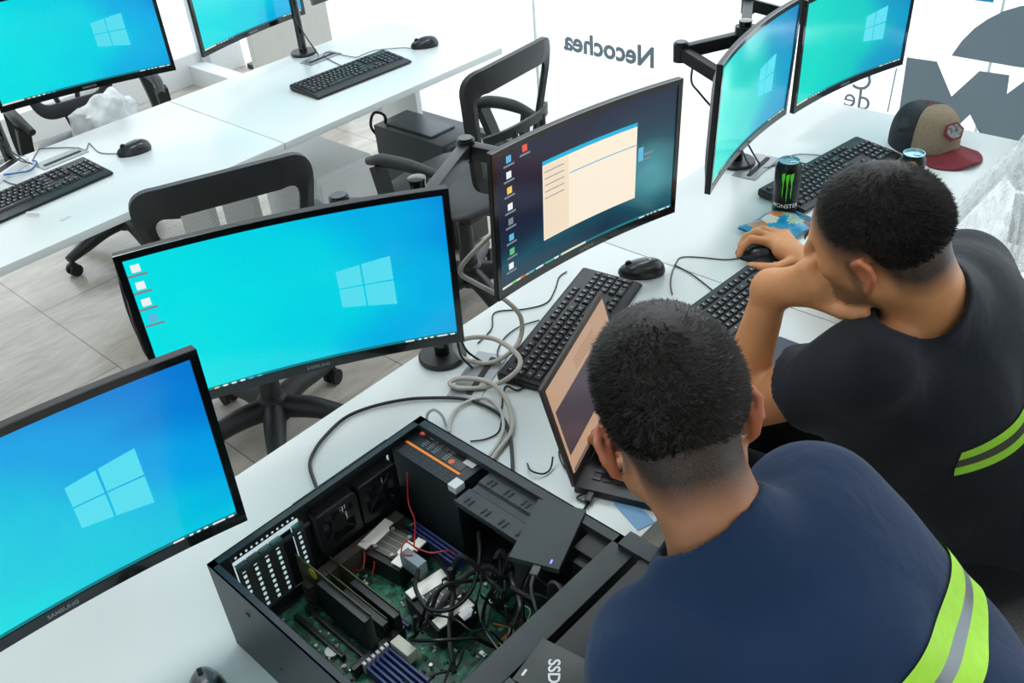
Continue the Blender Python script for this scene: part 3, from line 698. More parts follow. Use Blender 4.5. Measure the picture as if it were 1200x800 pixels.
def fan(uc, wc, v0, s=.04):
    mb = MB(); th_ = .022
    outer = rounded(s, s, -s, s, .008, 3); n = len(outer); inner = [(math.cos(a) * s * .93, math.sin(a) * s * .93) for a in [math.atan2(z, x) for x, z in outer]]
    for (A1, B1) in (((outer, 0), (inner, 0)), ((inner, 0), (inner, th_)), ((inner, th_), (outer, th_)), ((outer, th_), (outer, 0))):
        a = [mb.bm.verts.new((uc + x, v0 + A1[1], wc + z)) for x, z in A1[0]]; b = [mb.bm.verts.new((uc + x, v0 + B1[1], wc + z)) for x, z in B1[0]]
        for i in range(n): mb.bm.faces.new((a[i], a[(i + 1) % n], b[(i + 1) % n], b[i]))
    f = cpart('case_fan', mb, M_black)
    mb = MB(); mb.cyl((uc, v0 + .004, wc), (uc, v0 + .02, wc), .016, seg=24)
    for k in range(4):
        a = R_(45 + 90 * k); mb.cyl((uc, v0 + .019, wc), (uc + math.cos(a) * s * .95, v0 + .019, wc + math.sin(a) * s * .95), .0018, seg=6)
    for k in range(7):
        a = 2 * math.pi * k / 7
        def fb(s_, t, a=a):
            rr = .015 + s_ * (s * .9 - .015); an = a + (t - .5) * .72 + s_ * .35; return Vector((uc + rr * math.cos(an), v0 + .005 + t * .012, wc + rr * math.sin(an)))
        mb.grid(fb, 4, 4)
    cpart('fan_blades', mb, M_rubber, f)
fan(.208, .112, .006); fan(.293, .112, .006)
mb = MB(); mb.perf((.180, .002, .080), (1, 0, 0), (0, 0, 1), .140, .066, 28, 13, .45); mb.box((.169, .002, .11), (.024, .0012, .09)); mb.box((.326, .002, .11), (.016, .0012, .09)); mb.box((.25, .002, .151), (.17, .0012, .012)); mb.box((.25, .002, .074), (.17, .0012, .014)); cpart('fan_grille', mb, M_case, fixn=False, smooth=False)
mb = MB(); mb.box((.215, .040, .038), (.20, .022, .040), bev=.002); cpart('port_block', mb, mat('port_shield', (86, 82, 76), .5, .3, noise_amt=.2, nscale=60))
# power supply
mb = MB(); mb.box((.3805, .0835, .0865), (.072, .152, .157), bev=.002); psu = cpart('power_supply', mb, M_case)
mb = MB(); mb.box((.393, .080, .1655), (.036, .118, .0012), bev=.0004); cpart('rating_label', mb, mat('psu_label', (20, 20, 22), .35), psu)
mb = MB(); mb.box((.3705, .080, .1658), (.0045, .128, .002)); cpart('orange_stripe', mb, mat('orange_strip', (236, 132, 34), .4), psu)
mb = MB(); mb.perf((.347, .016, .1656), (1, 0, 0), (0, 1, 0), .020, .125, 2, 9, .5); cpart('vent_slots', mb, M_casein, psu, fixn=False)
# heart-like red badge and small print
mb = MB(); mb.cyl((.402, .024, .166), (.402, .024, .1668), .0065, seg=20); cpart('red_badge', mb, mat('badge_red', (200, 48, 48), .4), psu)
mb = MB(); mb.prism([(-.003, -.001), (0, -.004), (.003, -.001), (.003, .001), (.0015, .0025), (0, .001), (-.0015, .0025), (-.003, .001)], .1668, .1674, Matrix.Translation((.402, .024, 0)) @ Matrix.Rotation(R_(90), 4, 'Z')); cpart('red_badge', mb, mat('badge_pink', (240, 190, 180), .4), psu)
rr = random.Random(4); mb = MB()
for k in range(7):
    for j in range(5):
        if rr.random() < .85: mb.box((.380 + k * .0042, .046 + j * .013, .1662), (.0010, rr.uniform(.006, .011), .0003))
cpart('small_print', mb, mat('print_grey', (150, 152, 150), .5), psu)
mb = MB(); mb.cyl((.383, .112, .1662), (.383, .112, .1667), .0055, seg=20); cpart('orange_badge', mb, mat('badge_orange', (214, 100, 40), .4), psu)
mb = MB(); mb.box((.398, .139, .1664), (.011, .022, .0006)); cpart('white_sticker', mb, mat('sticker_white', (205, 208, 205), .5), psu); mb = MB(); mb.box((.353, .153, .160), (.020, .018, .013), bev=.001); cpart('white_sticker', mb, mat('sticker_white', (205, 208, 205), .5), psu)
# drive tray
mb = MB(); mb.perf((.325, .185, .170), (1, 0, 0), (0, 1, 0), .036, .16, 1, 1, 0.0)
def tray_sheet():
    m2 = MB()
    def fsh(s, t): 
        u = .323 + .080 * s; return Vector((u, .182 + .19 * t, .170 - .004 * (1 if .42 < s < .62 else 0)))
    m2.grid(fsh, 20, 1)
    return m2
mb.bm.free(); mb = tray_sheet(); mb.box((.408, .275, .165), (.012, .2, .004)); mb.box((.323, .275, .166), (.002, .19, .010)); tray = cpart('drive_tray', mb, M_case)
mb = MB()
for row, u0 in ((0, .335), (1, .385)):
    for k in range(4):
        v = .197 + k * .036
        for j in (0, 1): mb.box((u0, v + j * .009, .1708), (.012, .004, .0012), bev=.0005); mb.box((u0 - .011, v + j * .009, .1708), (.002, .002, .0012))
cpart('tray_slots', mb, mat('slot_black', (8, 8, 9), .6), tray)
mb = MB(); mb.cyl((.410, .188, .1675), (.410, .188, .1705), .0035, seg=14); mb.cyl((.395, .365, .171), (.395, .365, .174), .003, seg=12); cpart('screw', mb, M_steel, tray)
mb = MB(); mb.box((.39, .405, .14), (.05, .045, .06), bev=.002); mb.box((.36, .41, .135), (.02, .035, .05), bev=.002); cpart('corner_bracket', mb, M_casein)
# front cross bar and bezel
mb = MB(); mb.box((LU / 2, .444, .172), (LU, .040, .016), bev=.002); mb.box((LU / 2, .454, .09), (LU, .003, .17)); cpart('front_bar', mb, M_case)
mb = MB(); mb.box((LU / 2 + .004, .502, .0925), (LU + .012, .05, .185), bev=.006)
cpart('front_bezel', mb, M_casein)
mb = MB(); mb.box((LU - .008, .468, .183), (.03, .06, .012), bev=.002); cpart('bezel_clip', mb, M_case)
# motherboard
def pcb_material():
    mt = bpy.data.materials.new('circuit_board'); mt.use_nodes = True; nt = mt.node_tree; b = nt.nodes['Principled BSDF']; tc = nt.nodes.new('ShaderNodeTexCoord')
    v = nt.nodes.new('ShaderNodeTexVoronoi'); v.inputs['Scale'].default_value = 110; v.distance = 'CHEBYCHEV'; nt.links.new(tc.outputs['Object'], v.inputs[0])
    r = nt.nodes.new('ShaderNodeValToRGB'); r.color_ramp.interpolation = 'CONSTANT'; nt.links.new(v.outputs['Color'], r.inputs[0])
    r.color_ramp.elements[0].color = lin((22, 84, 62)); r.color_ramp.elements[1].position = .35; r.color_ramp.elements[1].color = lin((34, 112, 84))
    for p, c in ((.6, (18, 66, 50)), (.82, (60, 140, 108)), (.9, (16, 30, 26)), (.95, (150, 170, 140))):
        e = r.color_ramp.elements.new(p); e.color = lin(c)
    nt.links.new(r.outputs[0], b.inputs['Base Color']); b.inputs['Roughness'].default_value = .35; return mt
mb = MB(); mb.box((.175, .225, .0115), (.33, .41, .002)); pcb = cpart('motherboard', mb, pcb_material())
rr = random.Random(7); mb = MB()
for k in range(420):
    u, v = rr.uniform(.015, .335), rr.uniform(.03, .42)
    s = rr.choice([.002, .003, .004, .006]); h = rr.choice([.001, .002, .004]); mb.box((u, v, .0125 + h / 2), (s, s * rr.choice([.6, 1, 2]), h), mi=rr.choice([0, 0, 1, 2, 3]))
for k in range(46):
    u, v = rr.uniform(.02, .335), rr.uniform(.04, .42); mb.cyl((u, v, .012), (u, v, .012 + rr.uniform(.006, .012)), rr.choice([.002, .003]), seg=10, mi=rr.choice([2, 3, 2]))
tag(cpart('circuit_components', mb, [mat('chip_black', (18, 18, 20), .4), mat('chip_brown', (110, 84, 60), .5), mat('solder_silver', (190, 196, 196), .25, .9), mat('chip_cream', (196, 190, 170), .5)], pcb, smooth=False), kind='stuff')
M_dark = mat('slot_plastic', (16, 18, 20), .4)
for u, v0, v1, c in ((.062, .06, .19, M_dark), (.085, .045, .165, M_dark), (.106, .045, .19, M_dark), (.128, .02, .20, M_dark), (.150, .02, .19, mat('slot_blue', (32, 50, 96), .4)), (.172, .02, .20, M_dark), (.186, .03, .20, mat('slot_blue', (32, 50, 96), .4))):
    mb = MB(); mb.box((u, (v0 + v1) / 2, .018), (.0075, v1 - v0, .011), bev=.001); mb.box((u, (v0 + v1) / 2, .024), (.0015, v1 - v0 - .008, .0015), mi=1); cpart('expansion_slot', mb, [c, M_rubber], pcb)
for k in range(6):
    mb = MB(); u = .092 + k * .0085; mb.box((u, .268, .022), (.0035, .115, .022), bev=.0006); mb.box((u, .209, .026), (.005, .006, .022), mi=1); cpart('memory_slot', mb, [mat('slot_blue2', (44, 62, 120), .4), M_white], pcb)
for k in range(4):
    mb = MB(); u = .309 + k * .0075; mb.box((u, .115, .022), (.0035, .12, .022), bev=.0006); cpart('memory_slot', mb, [mat('slot_blue2', (44, 62, 120), .4)], pcb)
# standing cards
def card(u, v0, v1, h, sticker=False):
    mb = MB(); mb.box((u, (v0 + v1) / 2, .026 + h / 2), (.0016, v1 - v0, h)); c_ = cpart('expansion_card', mb, mat('card_green', (70, 78, 50), .4))
    mb = MB(); mb.box((u - .007, (v0 + v1) / 2 + .035, .026 + h * .5), (.012, (v1 - v0) * .62, h * .86), bev=.001); cpart('card_cover', mb, M_black, c_)
    if sticker:
        mb = MB(); mb.cyl((u - .0012, v0 + .042, .026 + h - .014), (u - .0022, v0 + .042, .026 + h - .014), .010, seg=20); cpart('yellow_sticker', mb, mat('sticker_yellow', (222, 206, 40), .4), c_)
card(.126, .018, .200, .080, True); card(.156, .03, .19, .034); card(.174, .03, .20, .042)
mb = MB(); mb.cyl((.080, .142, .016), (.080, .142, .020), .0105, seg=28); cpart('coin_battery', mb, M_steel)
mb = MB(); mb.box((.125, .200, .024), (.10, .010, .020), bev=.001); cpart('cable_header', mb, M_dark)
mb = MB(); mb.box((.148, .232, .03), (.018, .040, .022), bev=.002); cpart('connector', mb, mat('connector_cream', (206, 208, 190), .5))
# two processor mounts with bright end plates
M_cream = mat('bracket_cream', (255, 252, 240), .3, 0., noise_amt=.0)
def cpu(u, v, rot, lab):
    mt = Matrix.Translation((u, v, .058)) @ Matrix.Rotation(rot, 4, 'Z')
    mb = MB(); mb.box((0, 0, -.024), (.074, .088, .040), bev=.003); bmesh.ops.transform(mb.bm, matrix=mt, verts=mb.bm.verts); k_ = cpart('processor_mount', mb, mat('heatsink_dark', (34, 34, 34), .5, .3))
    mb = MB()
    mb.prism([(-.034, -.046), (.034, -.046), (.034, -.028), (.022, -.028), (.018, -.022), (-.018, -.022), (-.022, -.028), (-.034, -.028)], 0, .003, mt)
    cpart('end_plate', mb, M_cream, k_); mb = MB()
    mb.prism([(-.034, .046), (-.034, .026), (-.016, .026), (-.012, .020), (.016, .020), (.016, .030), (.030, .030), (.030, .046), (.006, .046), (.006, .040), (-.008, .040), (-.008, .046)], 0, .003, mt)
    cpart('end_plate', mb, M_cream, k_)
    mb = MB(); mb.box((0, 0, -.001), (.052, .046, .004), bev=.001)
    for q in range(4): mb.box((-.018 + q * .012, 0, .0014), (.001, .04, .0006), mi=1)
    for q in (-1, 1):
        for q2 in (-1, 1): mb.cyl((q * .022, q2 * .018, .0), (q * .022, q2 * .018, .005), .0035, seg=12, mi=1)
    bmesh.ops.transform(mb.bm, matrix=mt, verts=mb.bm.verts); cpart('spreader', mb, [mat('spreader_grey', (88, 86, 80), .4, .4), M_steel], k_)
    if lab:
        mb = MB(); mb.box((.012, .052, .004), (.022, .016, .001)); bmesh.ops.transform(mb.bm, matrix=mt, verts=mb.bm.verts); cpart('white_sticker', mb, M_white, k_)
cpu(.262, .082, R_(-8), False); cpu(.234, .225, R_(8), True)
mb = MB(); mb.box((.248, .152, .072), (.018, .044, .030), bev=.002); gb = cpart('grey_connector_block', mb, mat('block_grey', (128, 140, 146), .45))
M_red = mat('red_wire', (170, 32, 34), .4)
for pts in ([(.33, .06, .15), (.315, .07, .10), (.30, .10, .09), (.262, .14, .09)], [(.262, .14, .09), (.27, .17, .09), (.30, .19, .08), (.285, .20, .04)], [(.25, .15, .088), (.24, .135, .09), (.255, .13, .10), (.262, .15, .09)], [(.215, .03, .05), (.225, .05, .055), (.205, .07, .04), (.195, .05, .03)], [(.20, .04, .055), (.235, .045, .06), (.225, .075, .045), (.21, .085, .03)]):
    mb = MB(); mb.tube(pts, .0013, 6); cpart('red_wire', mb, M_red)
rr = random.Random(11)
for k in range(26):
    u0, v0 = rr.uniform(.19, .36), rr.uniform(.26, .41); mb = MB(); pts = []
    a = rr.uniform(0, 6.28); L = rr.uniform(.03, .055)
    for j in range(6):
        a += rr.uniform(-.9, .9); pts.append((min(.40, max(.10, u0)), min(.435, max(.235, v0)), rr.uniform(.03, .075 + .03 * (k % 3)))); u0 += math.cos(a) * L; v0 += math.sin(a) * L
    mb.tube(pts, rr.choice([.0018, .0028, .0036, .0045]), 7); cpart('inner_cable', mb, rr.choice([M_cable, M_cable, M_rubber, mat('cable_grey', (58, 60, 62), .4)]))
for col_, seed in (((190, 160, 70), 1), ((60, 120, 70), 2), ((200, 120, 60), 3), ((150, 150, 150), 5), ((170, 140, 80), 6)):
    q = random.Random(seed); mb = MB(); u0, v0 = q.uniform(.25, .31), q.uniform(.27, .35)
    mb.tube([(u0 + q.uniform(-.03, .03), v0 + .018 * j, q.uniform(.035, .06)) for j in range(5)], .0011, 5); cpart('thin_wire', mb, mat('wire_%d' % seed if False else 'wire_' + ['amber', 'green', 'orange', 'silver', 'ochre'][[1, 2, 3, 5, 6].index(seed)], col_, .4))
mb = MB(); mb.tube([(.235, .18, .09), (.21, .20, .085), (.20, .24, .08), (.22, .27, .085), (.26, .27, .09), (.30, .25, .11), (.33, .22, .12)], .0035, 8); cpart('inner_cable', mb, M_cable)
mb = MB(); mb.tube([(.30, .13, .05), (.27, .20, .075), (.25, .24, .08), (.20, .28, .06), (.16, .33, .05)], .004, 8); cpart('inner_cable', mb, M_cable)
mb = MB(); mb.tube([(.295, .405, .10), (.30, .40, .155), (.303, .41, .165), (.29, .44, .15), (.27, .455, .12)], .007, 8, rect=(.008, .002)); cpart('flat_cable', mb, mat('cable_grey', (58, 60, 62), .4))
mb = MB(); mb.cyl((.309, .321, .030), (.309, .321, .034), .0016, seg=10); cpart('status_light', mb, emit('green_led', (70, 255, 90), 3))
mb = MB()
for (u, v) in ((.02, .09), (.02, .28)): mb.box((-.0006, v, .14), (.002, .008, .004)); mb.cyl((-.0002, v + .05, .06), (-.0012, v + .05, .06), .0025, seg=10)
cpart('rivets', mb, M_casein)

# external drive lying on the tray
o = empty('portable_drive', CM @ Vector((.3535, .3465, .1742))); 
dirx = (CM.to_3x3() @ Vector((.109, -.042, 0))).normalized(); o.rotation_euler = (0, 0, math.atan2(dirx.y, dirx.x)); tag(o, 'dark flat portable drive with a blue light resting on the metal tray in the case', 'drive')
mb = MB(); mb.box((0, 0, .0055), (.119, .075, .010), bev=.0012); mb.build('drive_body', mat('drive_shell', (52, 60, 62), .5, .3, bump=.2, bscale=1200), o)
mb = MB(); mb.box((-.050, -.023, .0108), (.007, .0025, .0006), bev=.0002); mb.build('power_light', emit('blue_light2', (110, 100, 255), 3), o)
mb = MB(); mb.box((-.068, -.006, .005), (.018, .012, .007), bev=.0012); mb.tube([(-.076, -.006, .005), (-.10, -.012, 0), (-.125, -.035, -.03), (-.135, -.06, -.07), (-.15, -.09, -.06), (-.17, -.12, .00)], .0024, 8); mb.build('drive_cable', mat('cable_grey', (58, 60, 62), .4), o)
# two boxed solid state drives standing in the front of the case
for i, (u, v, w_, rz, txt, lab) in enumerate(((.182, .52, .186, 8, 'SSD', 'dark solid state drive marked SSD, upper of the two on the case front'), (.102, .52, .186, -4, 'SSD', 'dark solid state drive marked SSD, lower of the two on the case front'))):
    o = empty('solid_state_drive', CM @ Vector((u, v, w_)), (0, 0, R_(rz))); tag(o, lab, 'drive')
    mb = MB(); mb.box((0, 0, .0035), (.070, .10, .007), bev=.001); mb.build('drive_body', mat('ssd_shell', (22, 34, 34), .4), o)
    add_text('lettering', 'SSD', .021, M_white, o, Matrix.Translation((.0, .012, .0074)) @ Matrix.Rotation(R_(-149), 4, 'Z'), .0002, .0004)
    mb = MB(); mb.box((-.02, .042, .0073), (.01, .003, .0004)); mb.build('small_print', M_white, o)

# ------------------------------------------------------------------ laptop
hl = Vector((.926, .795, T)); hd = Vector((math.cos(R_(19)), math.sin(R_(19)), 0)); fd = Vector((hd.y, -hd.x, 0))
lap = empty('laptop', hl + hd * .155 + fd * .10, (0, 0, R_(19))); tag(lap, 'open black laptop in front of the man in the navy shirt, warm-toned screen', 'laptop')
LWd, LD = .318, .215
mb = MB(); mb.box((0, 0, .009), (LWd, LD, .016), bev=.003); base = mb.build('laptop_base', M_black, lap)
mb = MB()
for r_ in range(5):
    for c_ in range(14): mb.box((-.125 + c_ * .0192, .075 - r_ * .019, .018), (.0165, .016, .0022), bev=.0006)
mb.build('laptop_keys', M_key, base); mb = MB(); mb.box((0, -.065, .0175), (.10, .055, .0012), bev=.0005); mb.build('touch_pad', M_gloss, base)
# lid leaning slightly back
lean = R_(14); lz = Vector((0, math.sin(lean), math.cos(lean))); LH = .213
ml = Matrix.Translation((0, LD / 2 - .002, .014)) @ Matrix.Rotation(-lean, 4, 'X')
def lp(name, mb_, m_, parent): bmesh.ops.transform(mb_.bm, matrix=ml, verts=mb_.bm.verts); return mb_.build(name, m_, parent)
mb = MB(); mb.box((0, .003, LH / 2), (LWd, .007, LH), bev=.002); lid = lp('laptop_lid', mb, mat('lid_plastic', (66, 60, 56), .5), lap)
mb = MB(); mb.box((0, -.0008, LH / 2 + .006), (LWd - .022, .001, LH - .034)); mb.box((0, -.0016, .05), (LWd - .03, .0006, .05), mi=0)
mb.box((-.010, -.0018, .105), (LWd - .055, .0006, .095), mi=1)
mb.box((0, -.0019, .026), (LWd - .03, .0006, .008), mi=2)
for k in range(4): mb.box((.02, -.0022, .165 + k * .006), (.10, .0004, .0012), mi=3)
lp('laptop_display', mb, [emit('warm_screen', (196, 160, 132), .9), emit('warm_screen_dark', (74, 64, 74), .9), emit('warm_screen_bar', (120, 104, 96), .9), emit('warm_screen_text', (150, 120, 102), .9)], lid)
mb = MB(); mb.cyl((-.1, LD / 2 - .003, .014), (-.06, LD / 2 - .003, .014), .005); mb.cyl((.06, LD / 2 - .003, .014), (.1, LD / 2 - .003, .014), .005); mb.build('hinge', M_black, lap)
mb = MB(); ip = Matrix.Translation(-(hl + hd * .155 + fd * .10)); rotm = Matrix.Rotation(R_(-19), 4, 'Z')
pts = [rotm @ (Vector(p) - (hl + hd * .155 + fd * .10)) for p in (hl + fd * .02 + Vector((0, 0, .008)), at(676, 583, T + .004), at(688, 590, T + .003), at(683, 600, T + .003), at(690, 612, T + .003))]
mb.box(rotm @ (hl - hd * .012 + fd * .025 - (hl + hd * .155 + fd * .10)) + Vector((0, 0, .009)), (.03, .012, .01), bev=.002); mb.tube(pts, .002, 6); mb.build('power_lead', M_cable, lap)

# ------------------------------------------------------------------ loose cables
def cable(name, pts, r_, m_, label, cat='cable', n=8):
    b0 = Vector(pts[0]); mb = MB(); mb.tube([Vector(p) - b0 for p in pts], r_, 10, n=n); o = mb.build(name, m_, loc=b0); tag(o, label, cat); return o
Zs = [(580, 271, 1.0), (556, 294, .97), (541, 312, .94), (541, 322, .92), (556, 331, .90), (590, 350, .86), (609, 369, .82), (611, 391, .78), (601, 410, .76), (575, 425, .748), (545, 421, .755), (533, 406, .775), (549, 396, .79), (579, 397, .79), (605, 414, .787), (609, 429, .783), (594, 444, .772), (571, 453, .748), (541, 455, .75), (527, 449, .752), (541, 443, .756), (571, 447, .76), (590, 462, .757), (599, 485, .75), (599, 507, .747), (584, 528, .746), (572, 545, .746)]
cable('network_cable', [at(*p) for p in Zs], .0052, M_beige, 'thick beige cable coiled on the desk between the blue screen and the laptop')
cable('network_cable', [at(x, y, .747) for x, y in ((526, 506), (528, 492), (536, 478), (552, 469), (572, 467), (586, 481), (590, 500), (583, 520), (568, 540))], .0035, mat('pale_cable', (188, 188, 182), .45), 'pale grey cable arching on the desk just behind the computer case')
cable('network_cable', [at(x, y, z) for x, y, z in ((500, 497, .745), (501, 485, .76), (509, 480, .765), (518, 487, .76), (523, 500, .745))], .003, mat('pale_cable2', (168, 172, 172), .45), 'short loop of thin grey cable behind the case corner')
cable('power_cable', [at(x, y, .746) for x, y in ((378, 585), (369, 566), (363, 545), (368, 529), (381, 511), (405, 489), (437, 476), (475, 468), (507, 466), (541, 467), (565, 474), (587, 487), (597, 507), (600, 533), (601, 556))], .0035, M_cable, 'long black cable arching over the white desk behind the computer case')
cable('thin_cable', [at(x, y, .743) for x, y in ((551, 517), (570, 514), (584, 506), (588, 490))], .0016, M_cable, 'short thin black wire between the beige cable loops behind the case')
cable('thin_cable', [at(x, y, .743) for x, y in ((588, 478), (590, 460), (594, 452), (606, 457), (618, 452), (634, 449))], .0016, M_cable, 'thin wire running from the laptop lid to the beige cable')
cable('thin_cable', [at(x, y, .743) for x, y in ((586, 425), (583, 412), (592, 395), (610, 382), (632, 375))], .0016, M_cable, 'thin wire running left from the keyboard behind the laptop')
cable('thin_cable', [at(x, y, z) for x, y, z in ((618, 543, .745), (622, 551, .75), (636, 555, .746), (645, 549, .746), (648, 535, .758))], .0017, M_cable, 'short bent black wire lying beside the laptop hinge')
cable('thin_cable', [at(x, y, z) for x, y, z in ((672, 560, .745), (660, 545, .744), (655, 530, .744), (660, 520, .75))], .0016, M_cable, 'thin wire curling under the corner of the laptop screen')
for i, (pp, lb) in enumerate((([(0, 160, .98), (18, 185, .86), (38, 192, .745)], 'outer black lead hanging from the upper-left monitor pole to the desk'), ([(4, 168, .95), (14, 178, .88), (32, 190, .745)], 'inner black lead hanging from the upper-left monitor pole to the desk'),
                              ([(346, 22, .93), (358, 42, .85), (373, 64, .744)], 'black lead hanging beside the pole of the back right monitor'), ([(540, 398, .82), (548, 412, .78), (565, 424, .745)], 'black lead falling beside the middle pole stand'), ([(536, 400, .82), (541, 418, .77), (554, 431, .745)], 'black lead falling behind the beige coil'),
                              ([(868, 172, .86), (874, 186, .8), (880, 197, .745)], 'thin black lead below the edge-on monitor'), ([(876, 168, .86), (884, 182, .8), (890, 192, .745)], 'thin black lead nearest the tall can below the edge-on monitor'))):
    cable('hanging_lead', [at(*p) for p in pp], .0025, M_cable, lb, 'cable')
cable('hanging_lead', [Vector((2.09, 1.33, 1.06)), Vector((2.07, 1.32, 1.02)), Vector((2.06, 1.29, 1.0)), Vector((2.07, 1.25, .96)), Vector((2.10, 1.23, .93))], .003, M_cable, 'black lead looping under the arm elbow of the edge-on monitor')
cable('blue_cable', [at(x, y, z) for x, y, z in ((0, 205, .76), (18, 203, .75), (36, 199, .745), (43, 190, .75), (38, 188, .745))], .0028, mat('blue_lead', (44, 100, 170), .4), 'blue cable at the left edge of the back desk by the grommet')
cable('thin_cable', [at(x, y, .743) for x, y in ((900, 197), (925, 183), (950, 181), (985, 186), (1010, 190))], .0014, mat('thin_cord', (70, 74, 78), .5), 'thin grey cord on the right desk behind the tall can')

# ------------------------------------------------------------------ small things on the desks
def can(loc, rz, label, claw=True, sc_=1.):
    r = empty('drink_can', loc, (0, 0, rz)); tag(r, label, 'can', None)
    h = .158 * sc_; R0 = .0325 if claw else .031
    mb = MB(); mb.lathe([(0, .004), (.020, .004), (.025, 0), (R0 - .002, .006), (R0, .012), (R0, h - .016), (R0 - .006, h - .004), (.0255, h - .002)], 40)
    mb.build('can_body', mat('can_black', (16, 20, 20), .25, .4), r)
    mb = MB(); mb.lathe([(.0255, h - .002), (.0265, h), (.0245, h), (.0235, h - .004), (0, h - .004)], 32); mb.sph((0, .008, h - .003), .007, (1, 1.4, .15)); mb.build('can_lid', mat('lid_aluminium', (150, 190, 200), .25, .9), r)
    def on(a, z, off=.0004): return Vector((math.cos(a) * (R0 + off), math.sin(a) * (R0 + off), z))
    if claw:
        mb = MB()
        for a0, zt, zb, wd, hook in ((-.30, .118, .062, .085, .12), (0.02, .116, .050, .09, .02), (.34, .118, .060, .085, -.10)):
            zt += .004; zb -= .006
            pl = [(a0 - .13, zt), (a0 + .13, zt + .004), (a0 + .12, zt - .010), (a0 + wd / 2, zt - .022), (a0 + wd / 2 + .015, zt - .035), (a0 + wd / 2 - .01, zb + .012), (a0 + .01, zb), (a0 - wd / 2, zb + .016), (a0 - wd / 2 + .02, zt - .033), (a0 - wd / 2, zt - .020), (a0 - .13, zt - .010)]
            c = mb.bm.verts.new(on(a0, (zt + zb) / 2, .0008)); vs = [mb.bm.verts.new(on(a, z, .0008)) for a, z in pl]
            for i in range(len(vs)): mb.bm.faces.new((vs[i], vs[(i + 1) % len(vs)], c))
        mb.build('claw_mark', mat('claw_green', (90, 214, 50), .4), r)
        me = text_mesh('MONSTER', .0155, .0, .0002)
        for v in me.vertices: a = v.co.x / R0; z = v.co.y + .034; v.co = on(a, z, .0006)
        link('brand_lettering', me, mat('lettering_white', (220, 224, 222), .4), r, smooth=False)
    else:
        mb = MB(); mb.cyl(on(0, .105, -.001), on(0, .105, .0006), .012, seg=18); mb.build('can_mark', mat('mark_tan', (170, 120, 90), .4), r)
    return r
def face_cam(p): return math.atan2(-p[1], -p[0])
p = at(919, 249, T); can((p.x, p.y, T), face_cam(p) , 'tall black energy drink can with a green claw mark on the right desk', True, .93)
p = at(1062, 232, T); can((p.x, p.y, T), face_cam(p), 'opened dark can beside the cap, partly behind the dark-haired head', False, .80)

# snack bag
bag = empty('snack_bag', (1.955, .975, T), (0, 0, R_(-12))); tag(bag, 'blue snack bag printed with biscuits lying in front of the tall can', 'snack bag')
mb = MB(); rr = random.Random(3)
def bagf(sgn):
    def f(s, t):
        x = (s - .5) * .165; y = (t - .5) * .125; e = max(0, (1 - (abs(s - .5) * 2) ** 2.5)) * max(0, (1 - (abs(t - .5) * 2) ** 4))
        z = .012 + sgn * .011 * e + .004 * noise.noise(Vector((x * 40, y * 40, 1 + sgn))) * e + (.004 if False else 0)
        return Vector((x, y, max(.001, z + .003 * math.sin(x * 60))))
    return f
mb.grid(bagf(1), 28, 20); mb.grid(bagf(-1), 28, 20); bmesh.ops.remove_doubles(mb.bm, verts=mb.bm.verts, dist=.0004)
for f in mb.bm.faces:
    c = f.calc_center_median()
    def inel(cx, cy, rx, ry): return ((c.x - cx) / rx) ** 2 + ((c.y - cy) / ry) ** 2 < 1
    if c.z > .012:
        if inel(-.045, .03, .022, .024): f.material_index = 1
        elif inel(-.004, .030, .018, .022): f.material_index = 2
        elif inel(.022, .035, .014, .022): f.material_index = 3
        elif inel(.05, .012, .018, .026) or inel(.03, -.022, .022, .02): f.material_index = 4
        elif c.x > .035 and c.y < -.02: f.material_index = 5
mb.build('bag_film', [mat('bag_blue', (20, 134, 176), .25, coat=.4), mat('print_tan', (176, 120, 70), .35), mat('print_offwhite', (214, 210, 196), .35), mat('print_orange', (214, 120, 50), .35), mat('print_sage', (150, 176, 160), .35, noise_amt=.4, nscale=120), mat('print_brown', (84, 60, 52), .35)], bag)
mb = MB()
for s in (-1, 1):
    mb.box((s * .083, 0, .012), (.007, .122, .001))
mb.build('crimped_seal', mat('seal_blue', (20, 110, 150), .3), bag)

# cap
cap = empty('baseball_cap', (2.60, .885, T), (0, 0, R_(-112))); tag(cap, 'khaki and dark mesh baseball cap with a maroon brim on the right desk', 'cap')
M_khaki = mat('cap_khaki', (132, 116, 96), .85, noise_amt=.12, nscale=160, bump=.4, bscale=600); M_maroon = mat('cap_maroon', (112, 26, 38), .8, noise_amt=.12, nscale=160, bump=.4, bscale=600)
def cmesh_mat():
    mt = mat('cap_net', (24, 26, 34), .7).copy(); nt = mt.node_tree; b = nt.nodes['Principled BSDF']; b.inputs['Alpha'].default_value = .86; return mt
def crown(a0, a1, shr=1.):
    def f(s, t):
        a = a0 + (a1 - a0) * s; ph = t * math.pi / 2
        r = .092 * math.cos(ph) ** .55 * shr; h = .118 * math.sin(ph) ** .8
        return Vector((r * math.cos(a) * 1.1, r * math.sin(a) * .92, h * shr + .004))
    return f
mb = MB(); mb.grid(crown(R_(-72), R_(72)), 24, 14); fr = mb.build('front_panel', M_khaki, cap, solid=.0025, fixn=False)
mb = MB(); mb.grid(crown(R_(72), R_(288)), 36, 14)
bmesh.ops.delete(mb.bm, geom=[f for f in mb.bm.faces if (lambda c: c.x < -.075 and abs(c.y) < .035 and .012 < c.z < .05)(f.calc_center_median())], context='FACES')
mb.build('mesh_panel', cmesh_mat(), cap, solid=.0015, fixn=False)
mb = MB()
